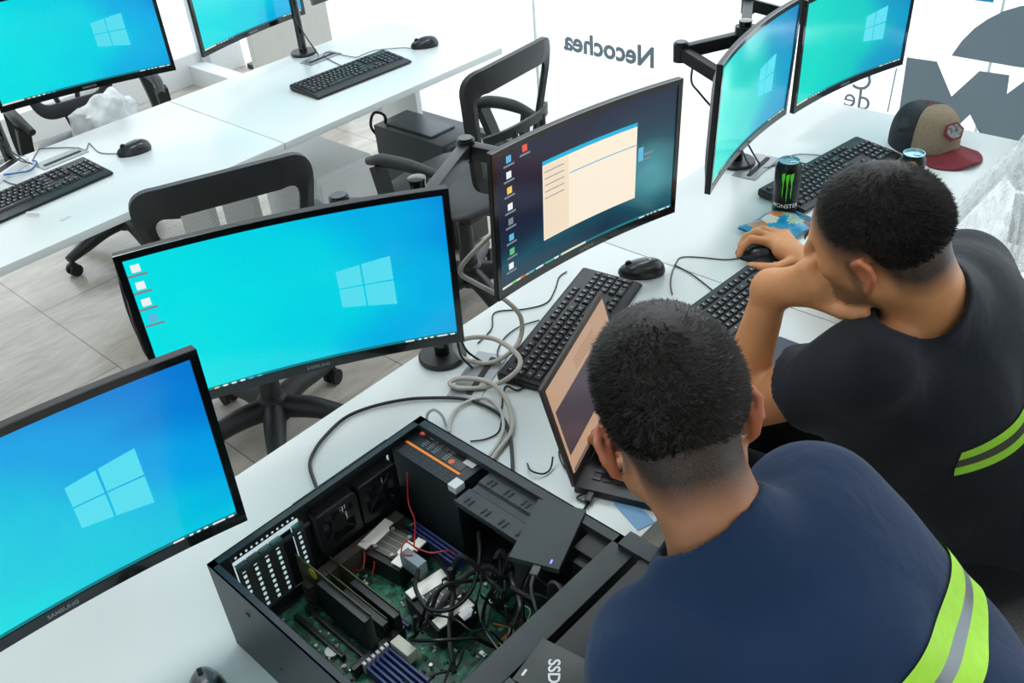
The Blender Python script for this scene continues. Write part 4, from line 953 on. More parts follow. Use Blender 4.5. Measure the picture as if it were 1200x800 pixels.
def brim(s, t):
    a = R_(-66) + R_(132) * s; r0 = Vector((.100 * math.cos(a), .083 * math.sin(a), .006)); r1 = Vector((.105 + .075 * math.cos(a * 1.25), .090 * math.sin(a * 1.12), .0))
    p = r0.lerp(r1, t); p.z = .022 - .35 * abs(p.y) ** 1.15 * 1.2 + .004 - .012 * t; p.z = max(.003, p.z); return p
mb.grid(brim, 24, 8); mb.build('brim', M_maroon, cap, solid=.003, fixn=False)
mb = MB(); hexa = [(math.cos(R_(60 * k)) * .036, math.sin(R_(60 * k)) * .026) for k in range(6)]
mt_ = Matrix.Translation((.0925, 0, .076)) @ Matrix.Rotation(R_(90), 4, 'Z') @ Matrix.Rotation(R_(57), 4, 'X')
mb.prism(hexa, 0, .0045, mt_); mb.prism([(x * .78, y * .78) for x, y in hexa], .0045, .0055, mt_, mi=1); mb.build('badge_patch', [M_maroon, mat('patch_grey', (120, 122, 118), .7, noise_amt=.9, nscale=90)], cap, smooth=False)
mb = MB(); mb.sph((0, 0, .122), .007, (1, 1, .5)); mb.build('top_button', M_maroon, cap)
mb = MB(); mb.tube([(-.078, -.05, .010), (-.098, -.025, .010), (-.103, 0, .010), (-.098, .025, .010), (-.078, .05, .010)], .004, 6, rect=(.001, .007)); mb.build('rear_strap', M_rubber, cap)

# bubble wrap hanging over the right end of the desk front edge
def wrap_mat():
    mt = bpy.data.materials.new('bubble_wrap'); mt.use_nodes = True; nt = mt.node_tree; b = nt.nodes['Principled BSDF']
    b.inputs['Base Color'].default_value = lin((246, 249, 250)); b.inputs['Roughness'].default_value = .2; b.inputs['Specular IOR Level'].default_value = .9
    tc = nt.nodes.new('ShaderNodeTexCoord'); v = nt.nodes.new('ShaderNodeTexVoronoi'); v.inputs['Scale'].default_value = 95; v.inputs['Randomness'].default_value = .25; nt.links.new(tc.outputs['Object'], v.inputs[0])
    bp = nt.nodes.new('ShaderNodeBump'); bp.inputs['Strength'].default_value = 1; bp.inputs['Distance'].default_value = .006; bp.invert = True; nt.links.new(v.outputs['Distance'], bp.inputs['Height']); nt.links.new(bp.outputs[0], b.inputs['Normal'])
    n = nt.nodes.new('ShaderNodeTexNoise'); n.inputs['Scale'].default_value = 25; nt.links.new(tc.outputs['Object'], n.inputs[0]); mr = nt.nodes.new('ShaderNodeMapRange'); mr.inputs[1].default_value = .35; mr.inputs[2].default_value = .65; mr.inputs[3].default_value = .3; mr.inputs[4].default_value = .62; nt.links.new(n.outputs[0], mr.inputs[0]); nt.links.new(mr.outputs[0], b.inputs['Alpha']); return mt
mb = MB()
def wrapf(s, t):
    x = 2.00 + .80 * s; fold = .02 * math.sin(s * 19 + 3 * t) + .014 * math.sin(s * 43 + t * 5)
    if t < .25: q = t / .25; return Vector((x - 2.4, .672 - .017 * q - .35, .752 - .74 + .012 * noise.noise(Vector((s * 12, t * 9, 0))) + .006)) + Vector((0, -.35 + .35, 0))
    q = (t - .25) / .75; return Vector((x - 2.4, .655 - .05 * min(1, q * 3) - abs(fold) * .8 * min(1, q * 2) - .02 * q - .35, .757 - .74 - .50 * q * (1 - .25 * s)))
mb.grid(wrapf, 70, 40); wr = mb.build('bubble_wrap', wrap_mat(), loc=(2.4, .35, .74), fixn=False, solid=.003); tag(wr, 'clear bubble wrap sheet draped over the right desk front edge behind the black shirt', 'bubble wrap')

# dark folder at the desk edge, blue note, chalk, small white plug
mb = MB(); mb.box((1.405, .695, T + .009), (.245, .088, .016), bev=.003); fo = mb.build('folder', mat('folder_slate', (62, 68, 86), .55, noise_amt=.08)); tag(fo, 'dark slate folder lying on the desk edge by the bent elbow', 'folder')
mb = MB(); mb.box((0, 0, .0006), (.035, .075, .0012)); o = mb.build('sticky_note', mat('note_blue', (120, 166, 204), .6), loc=at(743, 601, T)); o.rotation_euler = (0, 0, R_(-20)); tag(o, 'small blue note on the desk beside the case corner and the laptop', 'note')
mb = MB(); mb.box((0, 0, .005), (.018, .014, .010), bev=.001); o = mb.build('usb_receiver', M_white, loc=at(734, 584, T)); o.rotation_euler = (0, 0, R_(10)); tag(o, 'tiny white plug on the desk by the laptop edge', 'plug')
mb = MB(); mb.cyl((-.022, 0, .004), (.022, 0, .004), .004, seg=12); o = mb.build('white_stick', M_white, loc=at(40, 251, T + .004)); o.rotation_euler = (0, 0, R_(-60)); tag(o, 'short white stick at the front edge of the far left keyboard', 'stick')
mb = MB(); mb.box((0, 0, .0006), (.03, .012, .0012)); o = mb.build('adhesive_scrap', mat('scrap_grey', (196, 200, 200), .6), loc=at(77, 256, T)); o.rotation_euler = (0, 0, R_(10)); tag(o, 'pale paper scrap on the back left desk near the chair', 'paper scrap')
mb = MB(); mb.box((0, 0, .012), (.05, .20, .024), bev=.004); mb.box((0, 0, .0245), (.03, .17, .001), mi=1); o = mb.build('power_strip', [M_white, M_rubber], loc=at(4, 207, T)); o.rotation_euler = (0, 0, R_(-62)); tag(o, 'white power strip at the left picture edge on the back desk', 'power strip')
# plastic bag on the chair behind the upper-left monitor
mb = MB(); mb.sph((0, 0, 0), .12, (1.1, .7, .9), seg=40)
for v in mb.bm.verts: v.co *= 1 + .28 * noise.noise(v.co * 16) + .12 * noise.noise(v.co * 40)
o = mb.build('plastic_bag', mat('bag_plastic', (214, 218, 220), .2, noise_amt=.15, nscale=25), loc=(1.52, 3.66, .60)); tag(o, 'crumpled white plastic bag on the chair behind the upper-left monitor', 'plastic bag')

# ------------------------------------------------------------------ people: implicit surfaces
class Field:
    def __init__(s, lo, hi, h):
        s.lo = np.array(lo, float); s.h = h; s.n = np.ceil((np.array(hi) - s.lo) / h).astype(int) + 1
        s.F = np.full(s.n, 1.0, np.float32)
    def _sub(s, c0, c1, mg):
        a = np.maximum(0, np.floor((np.minimum(c0, c1) - mg - s.lo) / s.h).astype(int)); b = np.minimum(s.n, np.ceil((np.maximum(c0, c1) + mg - s.lo) / s.h).astype(int) + 1)
        if (b <= a).any(): return None
        X, Y, Z = np.meshgrid(*[s.lo[i] + s.h * np.arange(a[i], b[i]) for i in range(3)], indexing='ij')
        return (slice(a[0], b[0]), slice(a[1], b[1]), slice(a[2], b[2])), X, Y, Z
    def _comb(s, sl, d, k, sub):
        A = s.F[sl]
        if sub:
            h = np.clip(.5 - .5 * (A + d) / k, 0, 1); s.F[sl] = A * (1 - h) - d * h + k * h * (1 - h)
        else:
            h = np.clip(.5 + .5 * (d - A) / k, 0, 1); s.F[sl] = d * (1 - h) + A * h - k * h * (1 - h)
    def cap(s, a, b, ra, rb, k=.02, sub=False, cut=None, flat=None):
        a = np.array(a, float); b = np.array(b, float); q = s._sub(a, b, max(ra, rb) + 2 * k + .02)
        if q is None: return
        sl, X, Y, Z = q; ab = b - a; L = ab @ ab
        t = np.clip(((X - a[0]) * ab[0] + (Y - a[1]) * ab[1] + (Z - a[2]) * ab[2]) / max(L, 1e-9), 0, 1)
        dx, dy, dz = X - a[0] - t * ab[0], Y - a[1] - t * ab[1], Z - a[2] - t * ab[2]
        d = np.sqrt(dx * dx + dy * dy + dz * dz) - (ra + (rb - ra) * t)
        if cut is not None:
            c, n = np.array(cut[0], float), _unit(np.array(cut[1], float)); d = np.maximum(d, (X - c[0]) * n[0] + (Y - c[1]) * n[1] + (Z - c[2]) * n[2])
        s._comb(sl, d, k, sub)
    def ell(s, c, r, Rm=None, k=.02, sub=False, cut=None):
        c = np.array(c, float); r = np.array(r, float); q = s._sub(c - r.max(), c + r.max(), 2 * k + .02)
        if q is None: return
        sl, X, Y, Z = q; P = np.stack([X - c[0], Y - c[1], Z - c[2]], -1)
        if Rm is not None: P = P @ np.array(Rm)
        k0 = np.sqrt(((P / r) ** 2).sum(-1)); k1 = np.sqrt(((P / (r * r)) ** 2).sum(-1)) + 1e-9
        d = k0 * (k0 - 1) / k1
        if cut is not None:
            cc, n = np.array(cut[0], float), _unit(np.array(cut[1], float)); d = np.maximum(d, (X - cc[0]) * n[0] + (Y - cc[1]) * n[1] + (Z - cc[2]) * n[2])
        s._comb(sl, d, k, sub)
    def plane(s, p, n):
        """keep the side opposite to n"""
        p, n = np.array(p, float), _unit(np.array(n, float))
        X, Y, Z = [s.lo[i] + s.h * np.arange(s.n[i]) for i in range(3)]
        d = ((X - p[0]) * n[0])[:, None, None] + ((Y - p[1]) * n[1])[None, :, None] + ((Z - p[2]) * n[2])[None, None, :]
        s.F = np.maximum(s.F, d.astype(np.float32))
    def mesh(s, name):
        F = s.F; F[0] = F[-1] = 1; F[:, 0] = F[:, -1] = 1; F[:, :, 0] = F[:, :, -1] = 1
        ins = F < 0; n = s.n
        cnt = np.zeros(n - 1, np.int8)
        for i in (0, 1):
            for j in (0, 1):
                for k in (0, 1): cnt += ins[i:n[0] - 1 + i, j:n[1] - 1 + j, k:n[2] - 1 + k]
        act = np.argwhere((cnt > 0) & (cnt < 8)); idx = np.full(n - 1, -1, np.int32); idx[tuple(act.T)] = np.arange(len(act))
        acc = np.zeros((len(act), 3)); w_ = np.zeros(len(act))
        cs = [np.array(c) for c in [(i, j, k) for i in (0, 1) for j in (0, 1) for k in (0, 1)]]
        for c0 in cs:
            for ax in range(3):
                if c0[ax] == 0:
                    c1 = c0.copy(); c1[ax] = 1
                    f0 = F[tuple((act + c0).T)]; f1 = F[tuple((act + c1).T)]; mk = (f0 < 0) != (f1 < 0)
                    t = np.where(mk, f0 / (f0 - f1 + 1e-12), 0); p_ = act + c0 + (c1 - c0) * t[:, None]
                    acc += p_ * mk[:, None]; w_ += mk
        V = s.lo + s.h * acc / w_[:, None]
        quads = []
        for ax in range(3):
            o1, o2 = (ax + 1) % 3, (ax + 2) % 3
            sl0 = [slice(1, n[i] - 1) for i in range(3)]; sl1 = list(sl0); sl0[ax] = slice(0, n[ax] - 1); sl1[ax] = slice(1, n[ax])
            a_, b_ = ins[tuple(sl0)], ins[tuple(sl1)]
            for flip, mk in ((False, a_ & ~b_), (True, ~a_ & b_)):
                e = np.argwhere(mk); off = np.ones(3, int); off[ax] = 0; e = e + off
                if not len(e): continue
                d1 = np.zeros(3, int); d1[o1] = 1; d2 = np.zeros(3, int); d2[o2] = 1
                q = np.stack([idx[tuple((e - d1 - d2).T)], idx[tuple((e - d2).T)], idx[tuple(e.T)], idx[tuple((e - d1).T)]], 1)
                quads.append(q[:, ::-1] if flip else q)
        Q = np.concatenate(quads)
        # light smoothing
        for _ in range(2):
            S = np.zeros_like(V); c_ = np.zeros(len(V))
            for k in range(4):
                a_, b_ = Q[:, k], Q[:, (k + 1) % 4]; np.add.at(S, a_, V[b_]); np.add.at(c_, a_, 1); np.add.at(S, b_, V[a_]); np.add.at(c_, b_, 1)
            V = V * .5 + .5 * S / np.maximum(c_, 1)[:, None]
        me = bpy.data.meshes.new(name); me.from_pydata(V.tolist(), [], Q.tolist()); me.update(); return me
def N3(v): return np.array(v, float)

def skin_material(name, tone, stub):
    mt = bpy.data.materials.new(name); mt.use_nodes = True; nt = mt.node_tree; b = nt.nodes['Principled BSDF']
    at_ = nt.nodes.new('ShaderNodeAttribute'); at_.attribute_name = 'stubble'; at2 = nt.nodes.new('ShaderNodeAttribute'); at2.attribute_name = 'ear_backlight'
    tc = nt.nodes.new('ShaderNodeTexCoord'); n = nt.nodes.new('ShaderNodeTexNoise'); n.inputs['Scale'].default_value = 22; n.inputs['Detail'].default_value = 4; nt.links.new(tc.outputs['Object'], n.inputs[0])
    r = nt.nodes.new('ShaderNodeValToRGB'); r.color_ramp.elements[0].position = .3; r.color_ramp.elements[1].position = .7; r.color_ramp.elements[0].color = lin(tuple(int(x * .93) for x in tone)); r.color_ramp.elements[1].color = lin(tone); nt.links.new(n.outputs[0], r.inputs[0])
    m0 = nt.nodes.new('ShaderNodeMix'); m0.data_type = 'RGBA'; nt.links.new(at2.outputs['Fac'], m0.inputs[0]); nt.links.new(r.outputs[0], m0.inputs[6]); m0.inputs[7].default_value = lin((196, 92, 66))
    n3 = nt.nodes.new('ShaderNodeTexNoise'); n3.inputs['Scale'].default_value = 500; nt.links.new(tc.outputs['Object'], n3.inputs[0])
    mm = nt.nodes.new('ShaderNodeMath'); mm.operation = 'MULTIPLY_ADD'; nt.links.new(n3.outputs[0], mm.inputs[0]); mm.inputs[1].default_value = .5; mm.inputs[2].default_value = .75
    ml_ = nt.nodes.new('ShaderNodeMath'); ml_.operation = 'MULTIPLY'; ml_.use_clamp = True; nt.links.new(mm.outputs[0], ml_.inputs[0]); nt.links.new(at_.outputs['Fac'], ml_.inputs[1])
    mx = nt.nodes.new('ShaderNodeMix'); mx.data_type = 'RGBA'; nt.links.new(ml_.outputs[0], mx.inputs[0]); nt.links.new(m0.outputs[2], mx.inputs[6]); mx.inputs[7].default_value = lin(stub)
    nt.links.new(mx.outputs[2], b.inputs['Base Color']); b.inputs['Roughness'].default_value = .5
    b.inputs['Subsurface Weight'].default_value = .15; b.inputs['Subsurface Radius'].default_value = (1, .35, .2); b.inputs['Subsurface Scale'].default_value = .008
    n2 = nt.nodes.new('ShaderNodeTexNoise'); n2.inputs['Scale'].default_value = 350; nt.links.new(tc.outputs['Object'], n2.inputs[0]); bp = nt.nodes.new('ShaderNodeBump'); bp.inputs['Strength'].default_value = .15; bp.inputs['Distance'].default_value = .001; nt.links.new(n2.outputs[0], bp.inputs['Height']); nt.links.new(bp.outputs[0], b.inputs['Normal'])
    return mt
def cloth_material(name, rgb):
    mt = bpy.data.materials.new(name); mt.use_nodes = True; nt = mt.node_tree; b = nt.nodes['Principled BSDF']; tc = nt.nodes.new('ShaderNodeTexCoord')
    n = nt.nodes.new('ShaderNodeTexNoise'); n.inputs['Scale'].default_value = 6; n.inputs['Detail'].default_value = 6; nt.links.new(tc.outputs['Object'], n.inputs[0])
    r = nt.nodes.new('ShaderNodeValToRGB'); r.color_ramp.elements[0].color = lin(tuple(int(x * .86) for x in rgb)); r.color_ramp.elements[1].color = lin(tuple(int(x * 1.12) for x in rgb)); nt.links.new(n.outputs[0], r.inputs[0]); nt.links.new(r.outputs[0], b.inputs['Base Color'])
    b.inputs['Roughness'].default_value = .9; b.inputs['Sheen Weight'].default_value = .12; b.inputs['Specular IOR Level'].default_value = .2
    n2 = nt.nodes.new('ShaderNodeTexNoise'); n2.inputs['Scale'].default_value = 9; n2.inputs['Detail'].default_value = 3; n2.inputs['Distortion'].default_value = .4; nt.links.new(tc.outputs['Object'], n2.inputs[0])
    n3 = nt.nodes.new('ShaderNodeTexNoise'); n3.inputs['Scale'].default_value = 900; nt.links.new(tc.outputs['Object'], n3.inputs[0])
    b1 = nt.nodes.new('ShaderNodeBump'); b1.inputs['Strength'].default_value = .45; b1.inputs['Distance'].default_value = .02; nt.links.new(n2.outputs[0], b1.inputs['Height'])
    b2 = nt.nodes.new('ShaderNodeBump'); b2.inputs['Strength'].default_value = .3; b2.inputs['Distance'].default_value = .001; nt.links.new(n3.outputs[0], b2.inputs['Height']); nt.links.new(b1.outputs[0], b2.inputs['Normal']); nt.links.new(b2.outputs[0], b.inputs['Normal'])
    return mt
class Head:
    def __init__(s, pos, yaw, tilt, roll, sc_=1.):
        s.s = sc_; s.p = N3(pos); s.R = np.array((Matrix.Rotation(yaw, 3, 'Z') @ Matrix.Rotation(tilt, 3, 'X') @ Matrix.Rotation(roll, 3, 'Y')))
    def w(s, l): return s.p + s.R @ (N3(l) * s.s)
    def l(s, P): return (P - s.p) @ s.R / s.s
    def shape(s, F, neck_to, nr=.056):
        e = lambda c, r, k=.015, **q: F.ell(s.w(c), N3(r) * s.s, s.R, k, **q)
        c_ = lambda a, b, ra, rb, k=.01, **q: F.cap(s.w(a), s.w(b), ra * s.s, rb * s.s, k, **q)
        e((0, -.012, .03), (.074, .095, .088)); e((0, .035, .01), (.062, .058, .075), .03); e((0, .028, -.05), (.054, .058, .055), .03)
        c_((0, .07, -.092), (0, .072, -.088), .020, .020, .03)
        for q in (-1, 1):
            c_((q * .052, .0, -.055), (q * .02, .066, -.094), .016, .016, .03)        # jaw line
            e((q * .040, .062, -.02), (.022, .020, .020), .02)                         # cheekbone
            c_((q * .012, .092, .026), (q * .042, .080, .030), .008, .007, .012)        # brow
            e((q * .030, .092, .010), (.016, .012, .011), .008, sub=True)               # socket
            e((q * .030, .078, .009), (.0125, .0115, .0115), .003)                       # eyeball and lid
            # ear: rim, lobe, hollow
            ez_ = -.010
            rim = [(q * .070, .006, -.005 + ez_), (q * .080, .004, .016 + ez_), (q * .086, -.012, .026 + ez_), (q * .090, -.026, .016 + ez_), (q * .087, -.026, -.004 + ez_), (q * .080, -.014, -.026 + ez_), (q * .073, -.002, -.036 + ez_)]
            for a, b in zip(rim[:-1], rim[1:]): c_(a, b, .0052, .0052, .004)
            e((q * .078, -.012, .0 + ez_), (.005, .016, .024), .006)
            e((q * .086, -.008, -.002 + ez_), (.006, .007, .010), .004, sub=True)
        c_((0, .094, .022), (0, .119, -.016), .008, .0125, .010); 
        for q in (-1, 1): e((q * .012, .100, -.024), (.009, .010, .008), .008)
        e((0, .090, -.052), (.022, .012, .006), .006); e((0, .088, -.064), (.019, .012, .0065), .006)
        # neck
        F.cap(s.w((0, -.030, -.055)), neck_to, nr, nr * 1.08, .03)
        F.cap(s.w((0, -.055, -.03)), N3(neck_to) + N3((0, -.01, 0)), nr * .72, nr * .9, .03)
    def ishair(s, L, fade):
        """0..1 hair coverage for local coordinates (n,3)"""
        x, y, z = L.T
        back = np.clip((-.02 - y) / .03, 0, 1)                     # behind the ear
        line = np.where(y > .0, .052 + (y) * .30, .0) * 1.0
        # hairline height as function of y: front ~.075, temple .04, over ear .022, nape -.055
        zl = np.interp(y, [-.13, -.075, -.045, -.02, .01, .035, .06, .085, .12], fade)
        return np.clip((z - zl) / .018 + .5, 0, 1)
def hair_mesh(head, fade, length, seed, name, m_, parent, count=34000, puff=0.006, lift=0.):
    rr = np.random.RandomState(seed)
    lo = head.p - .16; F = Field(lo, head.p + .16, .004)
    F.ell(head.w((0, -.012, .03 + lift)), N3((.074, .095, .088)) * head.s + puff, head.R, .01); F.ell(head.w((0, .035, .012)), N3((.062, .056, .073)) * head.s + puff * .7, head.R, .03)
    X, Y, Z = np.meshgrid(*[F.lo[i] + F.h * np.arange(F.n[i]) for i in range(3)], indexing='ij'); L = head.l(np.stack([X, Y, Z], -1).reshape(-1, 3))
    zl = np.interp(L[:, 1], [-.13, -.075, -.045, -.02, .01, .035, .06, .085, .12], fade)
    d = F.F.reshape(-1) ; thin = np.clip((L[:, 2] - zl) / .05, 0, 1)
    d = np.maximum(d + (1 - thin) * (puff + .001), (zl - L[:, 2])); F.F = d.reshape(F.F.shape).astype(np.float32)
    me0 = F.mesh('cap'); me0.calc_loop_triangles()
    V = np.array([v.co[:] for v in me0.vertices]); Nn = np.array([v.normal[:] for v in me0.vertices]); Tn = np.array([p.vertices[:] for p in me0.polygons])
    pick = rr.randint(0, len(V), count); P = V[pick] + rr.normal(0, .0012, (count, 3)); Nm = Nn[pick]; Lc = head.l(P)
    flow = np.stack([Lc[:, 0] * 3 + .25 * np.sin(Lc[:, 1] * 70), .5 + 0 * Lc[:, 1], 0 * Lc[:, 2] - .2], 1)
    # whorl at the crown
    wx, wy = Lc[:, 0] - .01, Lc[:, 1] + .062; rad = np.sqrt(wx ** 2 + wy ** 2) + 1e-4
    sw = np.stack([wx / rad - wy / rad * .8, wy / rad + wx / rad * .8, -.15 * np.ones_like(wx)], 1); flow = sw * .9 + flow * .25
    Fw = flow @ head.R.T; D = Nm * .26 + Fw * .85 + rr.normal(0, .24, (count, 3)); D /= np.linalg.norm(D, axis=1)[:, None]
    zl = np.interp(Lc[:, 1], [-.13, -.075, -.045, -.02, .01, .035, .06, .085, .12], fade)
    ln = length * np.clip((Lc[:, 2] - zl) / .07, .06, 1) * rr.uniform(.5, 1.1, count)
    side = np.cross(D, Nm); side /= np.linalg.norm(side, axis=1)[:, None] + 1e-9
    wdt = .0009
    B0 = P - Nm * .002 + side * wdt; B1 = P - Nm * .002 - side * wdt; T0 = P + D * ln[:, None] - Nm * (ln[:, None] * .12)
    base = len(V); allv = np.concatenate([V, np.stack([B0, B1, T0], 1).reshape(-1, 3)]); tri = base + np.arange(count * 3).reshape(-1, 3)
    me = bpy.data.meshes.new(name); me.from_pydata(allv.tolist(), [], Tn.tolist() + tri.tolist()); me.update(); bpy.data.meshes.remove(me0)
    o = link(name, me, m_, parent, smooth=False); me.shade_smooth(); return o
M_hair = mat('dark_hair', (34, 27, 23), .6, noise_amt=.25, nscale=60, spec=.5)
M_hair2 = mat('black_hair', (31, 25, 22), .6, noise_amt=.25, nscale=60, spec=.5)
def attrs(me, head, fade, beard, hand_pts=()):
    V = np.array([v.co[:] for v in me.vertices]); L = head.l(V); x, y, z = L.T
    near = np.linalg.norm(L, axis=1) < .17
    zl = np.interp(y, [-.13, -.075, -.045, -.02, .01, .035, .06, .085, .12], fade)
    a = np.clip((z - zl + .040) / .046, 0, 1) * near * .95
    a *= np.where((np.abs(x) > .076) & (y > -.04) & (y < .02) & (z < .03), 0, 1)
    if beard:
        jw = np.clip((-.036 - z - .25 * np.clip(y - .06, 0, 1)) / .02, 0, 1) * np.clip((y + .005) / .012, 0, 1) * np.clip((z + .125) / .02, 0, 1)
        sb = np.clip((y + .002) / .008, 0, 1) * np.clip((.03 - y) / .01, 0, 1) * np.clip((.02 - z) / .01, 0, 1) * (np.abs(x) > .045)
        ms = ((np.abs(z + .042) < .008) & (y > .07) & (np.abs(x) < .035)).astype(float)
        a = np.maximum(a, np.clip(np.maximum(np.maximum(jw, sb), ms), 0, 1) * beard * near)
    for hp, hr in hand_pts: a = np.where(np.linalg.norm(V - hp, axis=1) < hr, 0, a)
    at1 = me.attributes.new('stubble', 'FLOAT', 'POINT'); at1.data.foreach_set('value', a.astype(np.float32))
    ear = (np.abs(x) > .076) & (y > -.04) & (y < .02) & (z < .035) & near
    at2 = me.attributes.new('ear_backlight', 'FLOAT', 'POINT'); at2.data.foreach_set('value', (ear * .5).astype(np.float32))  # ears tinted red-orange, the light from behind put into their colour
def band(src, axis_o, axis_d, ranges, name, mats, parent, off=.0035, side=None):
    """reflective tape cut out of the shirt surface between planes along axis_d"""
    bm = bmesh.new(); bm.from_mesh(src.data); d = Vector(axis_d).normalized(); o = Vector(axis_o)
    lo, hi = ranges[0], ranges[-1]
    for t in ranges: bmesh.ops.bisect_plane(bm, geom=bm.verts[:] + bm.edges[:] + bm.faces[:], plane_co=o + d * t, plane_no=d)
    if side:
        for so, sd in side: bmesh.ops.bisect_plane(bm, geom=bm.verts[:] + bm.edges[:] + bm.faces[:], plane_co=so, plane_no=sd, clear_outer=True)
    dele = []
    for f in bm.faces:
        t = (f.calc_center_median() - o).dot(d)
        if not (lo < t < hi): dele.append(f)
        else:
            k = 0
            while t > ranges[k + 1]: k += 1
            f.material_index = k
    bmesh.ops.delete(bm, geom=dele, context='FACES'); bm.normal_update()
    for v in bm.verts: v.co += v.normal * off
    me = bpy.data.meshes.new(name); bm.to_mesh(me); bm.free()
    o_ = link(name, me, mats, parent, smooth=False); me.shade_smooth(); return o_
M_lime = mat('lime_tape', (176, 236, 52), .55, noise_amt=.05, nscale=60, emis=None); M_tape = mat('silver_tape', (128, 134, 138), .35, .3)
M_lime2 = mat('lime_tape_dim', (168, 232, 60), .55, noise_amt=.05, nscale=60); M_tape2 = mat('olive_tape', (70, 74, 56), .5)
def fingers(F, lst):
    for pts, r0, r1 in lst:
        n = len(pts) - 1
        for i in range(n): F.cap(pts[i], pts[i + 1], r0 + (r1 - r0) * i / n, r0 + (r1 - r0) * (i + 1) / n, .004)
def LOOP(*pp): return [N3(at(*p)) for p in pp]

# ---- man in the navy shirt (front)
def man_navy():
    H = Head((.727, .472, 1.207), R_(-42), R_(-24), R_(-9), 1.07)
    pel, mid, che, c7 = N3((.80, -.04, .60)), N3((.765, .13, .84)), N3((.722, .25, .970)), N3((.695, .362, 1.072))
    rs, ls = N3((.862, .350, 1.036)), N3((.556, .378, 1.012))
    re, rw = N3((1.00, .50, .80)), N3((1.03, .70, .785)); le, lw = N3((.43, .335, .86)), N3((.44, .475, .97))
    le, lw = N3((.475, .34, .80)), N3((.60, .36, .64))
    fade = [-.035, -.045, -.030, .012, .03, .045, .07, .085, .095]
    lo, hi = (.25, -.35, -.01), (1.25, 1.0, 1.40)
    F = Field(lo, hi, .0045); S = Field((.25, -.3, .45), (1.2, .75, 1.25), .005)
    def torso(G, g, k=.05):
        G.ell(pel, (.175 + g, .13 + g, .13 + g), k=k); G.cap(pel + N3((0, 0, .02)), mid, .145 + g, .145 + g, k)
        lat = N3((1, -.1, 0)) / np.linalg.norm((1, -.1, 0)); ax = _unit(c7 - mid); dp = np.cross(lat, ax); Rm = np.stack([lat, dp, ax], 1)
        G.ell(mid, (.178 + g, .120 + g, .18 + g), Rm, k); G.ell(che + ax * .0, (.185 + g, .115 + g, .16 + g), Rm, k)
        G.cap(che + lat * .10, rs, .085 + g, .062 + g, k); G.cap(che - lat * .10, ls, .085 + g, .062 + g, k)
        G.cap(c7 - dp * .0, rs, .050 + g, .055 + g, .04); G.cap(c7, ls, .050 + g, .055 + g, .04); G.cap(che, c7, .10 + g, .062 + g, .04)
    torso(F, -.008); F.cap(rs, re, .052, .042, .03); F.cap(re, rw, .041, .027, .02); F.cap(ls, le, .052, .042, .03); F.cap(le, lw, .041, .027, .02)
    H.shape(F, c7 + N3((0, -.005, -.02)), .057)
    # hands: right on the laptop, left at the case edge
    for wv, d, up_, sg in ((rw, _unit(N3((.05, 1, 0.02))), N3((0, 0, 1)), -1), (lw, _unit(N3((.4, .6, -.3))), N3((0, 0, 1)), 1)):
        sd = np.cross(d, up_) * sg   # toward thumb
        pc = wv + d * .05; F.cap(wv, pc, .026, .030, .01); 
        for q, L in ((-.028, .062), (-.010, .076), (.009, .080), (.027, .072)):
            b = wv + d * .085 + sd * q; fingers(F, [([wv + d * .03 + sd * q * .6, b + up_ * .004, b + d * L * .5 + up_ * .004, b + d * L * .8 - up_ * .012, b + d * L * .9 - up_ * .024], .0125, .0075)])
        fingers(F, [([wv + d * .02 + sd * .02, wv + d * .05 + sd * .045, wv + d * .075 + sd * .052 - up_ * .01], .012, .009)])
    kn = [N3((.96, .30, .50)), N3((.66, .30, .50))]; an = [N3((1.0, .28, .09)), N3((.62, .30, .09))]
    for k_, a_, q in ((kn[0], an[0], .09), (kn[1], an[1], -.09)):
        F.cap(pel + N3((q, 0, -.03)), k_, .085, .060, .04); F.cap(k_, a_, .055, .035, .03); F.cap(a_, a_ + N3((0, .14, -.04)), .035, .03, .02)
    me = F.mesh('person'); attrs(me, H, fade, .0)
    body = link('person', me, skin_material('skin_tan', (186, 128, 92), (44, 38, 36)), smooth=False); me.shade_smooth()
    tag(body, 'person in front at the laptop, back to us, navy shirt with wide lime stripe', 'person')
    torso(S, .006); 
    S.cap(rs, re, .070, .066, .035, cut=(rs + (re - rs) * .72, re - rs)); S.cap(ls, le, .070, .070, .035, cut=(ls + (le - ls) * .8, le - ls))
    # cloth folds
    X, Y, Z = np.meshgrid(*[S.lo[i] + S.h * np.arange(S.n[i]) for i in range(3)], indexing='ij')
    S.F += (.006 * np.sin((X * .5 + Y * .9 - Z * .4) * 40 + 3 * np.sin(X * 9 + Z * 7)) * np.clip(np.sin(X * 7 + Y * 5 + 1), 0, 1)).astype(np.float32)
    nk = c7 + N3((0, -.01, -.03)); hn = H.w((0, -.035, -.10)); nd = _unit(hn - nk); S.cap(nk, nk + nd * .092, .080, .0765, .03, cut=(nk + nd * .086 + N3((0, 0, 0)), nd + N3((.1, .45, 0)))); S.cap(nk + nd * .03, nk + nd * .3, .0655, .075, .003, sub=True)
    S.plane((0, 0, .50), (0, 0, -1))
    me = S.mesh('shirt'); sh = link('shirt', me, cloth_material('navy_cloth', (30, 50, 82)), body, smooth=False); me.shade_smooth()
    ax = _unit(che - pel)
    band(sh, Vector((.76, .132, 1.018)), Vector((-.04, .66, .75)), [-.038, -.009, .009, .038], 'reflective_stripe', [M_lime, M_tape, M_lime], sh, side=[(Vector((.76, .16, .80)), Vector((0, 0, -1)))])
    # collar ring
    mb = MB(); cc = Vector(nk) + Vector(_unit(hn - nk)) * .030; axn = Vector(_unit(hn - nk)); uu = axn.cross(Vector((0, 0, 1))).normalized(); vv = axn.cross(uu)
    # trousers
    P = Field((.4, -.35, 0.02), (1.3, .65, .78), .007); P.ell(pel, (.185, .145, .13), k=.03)
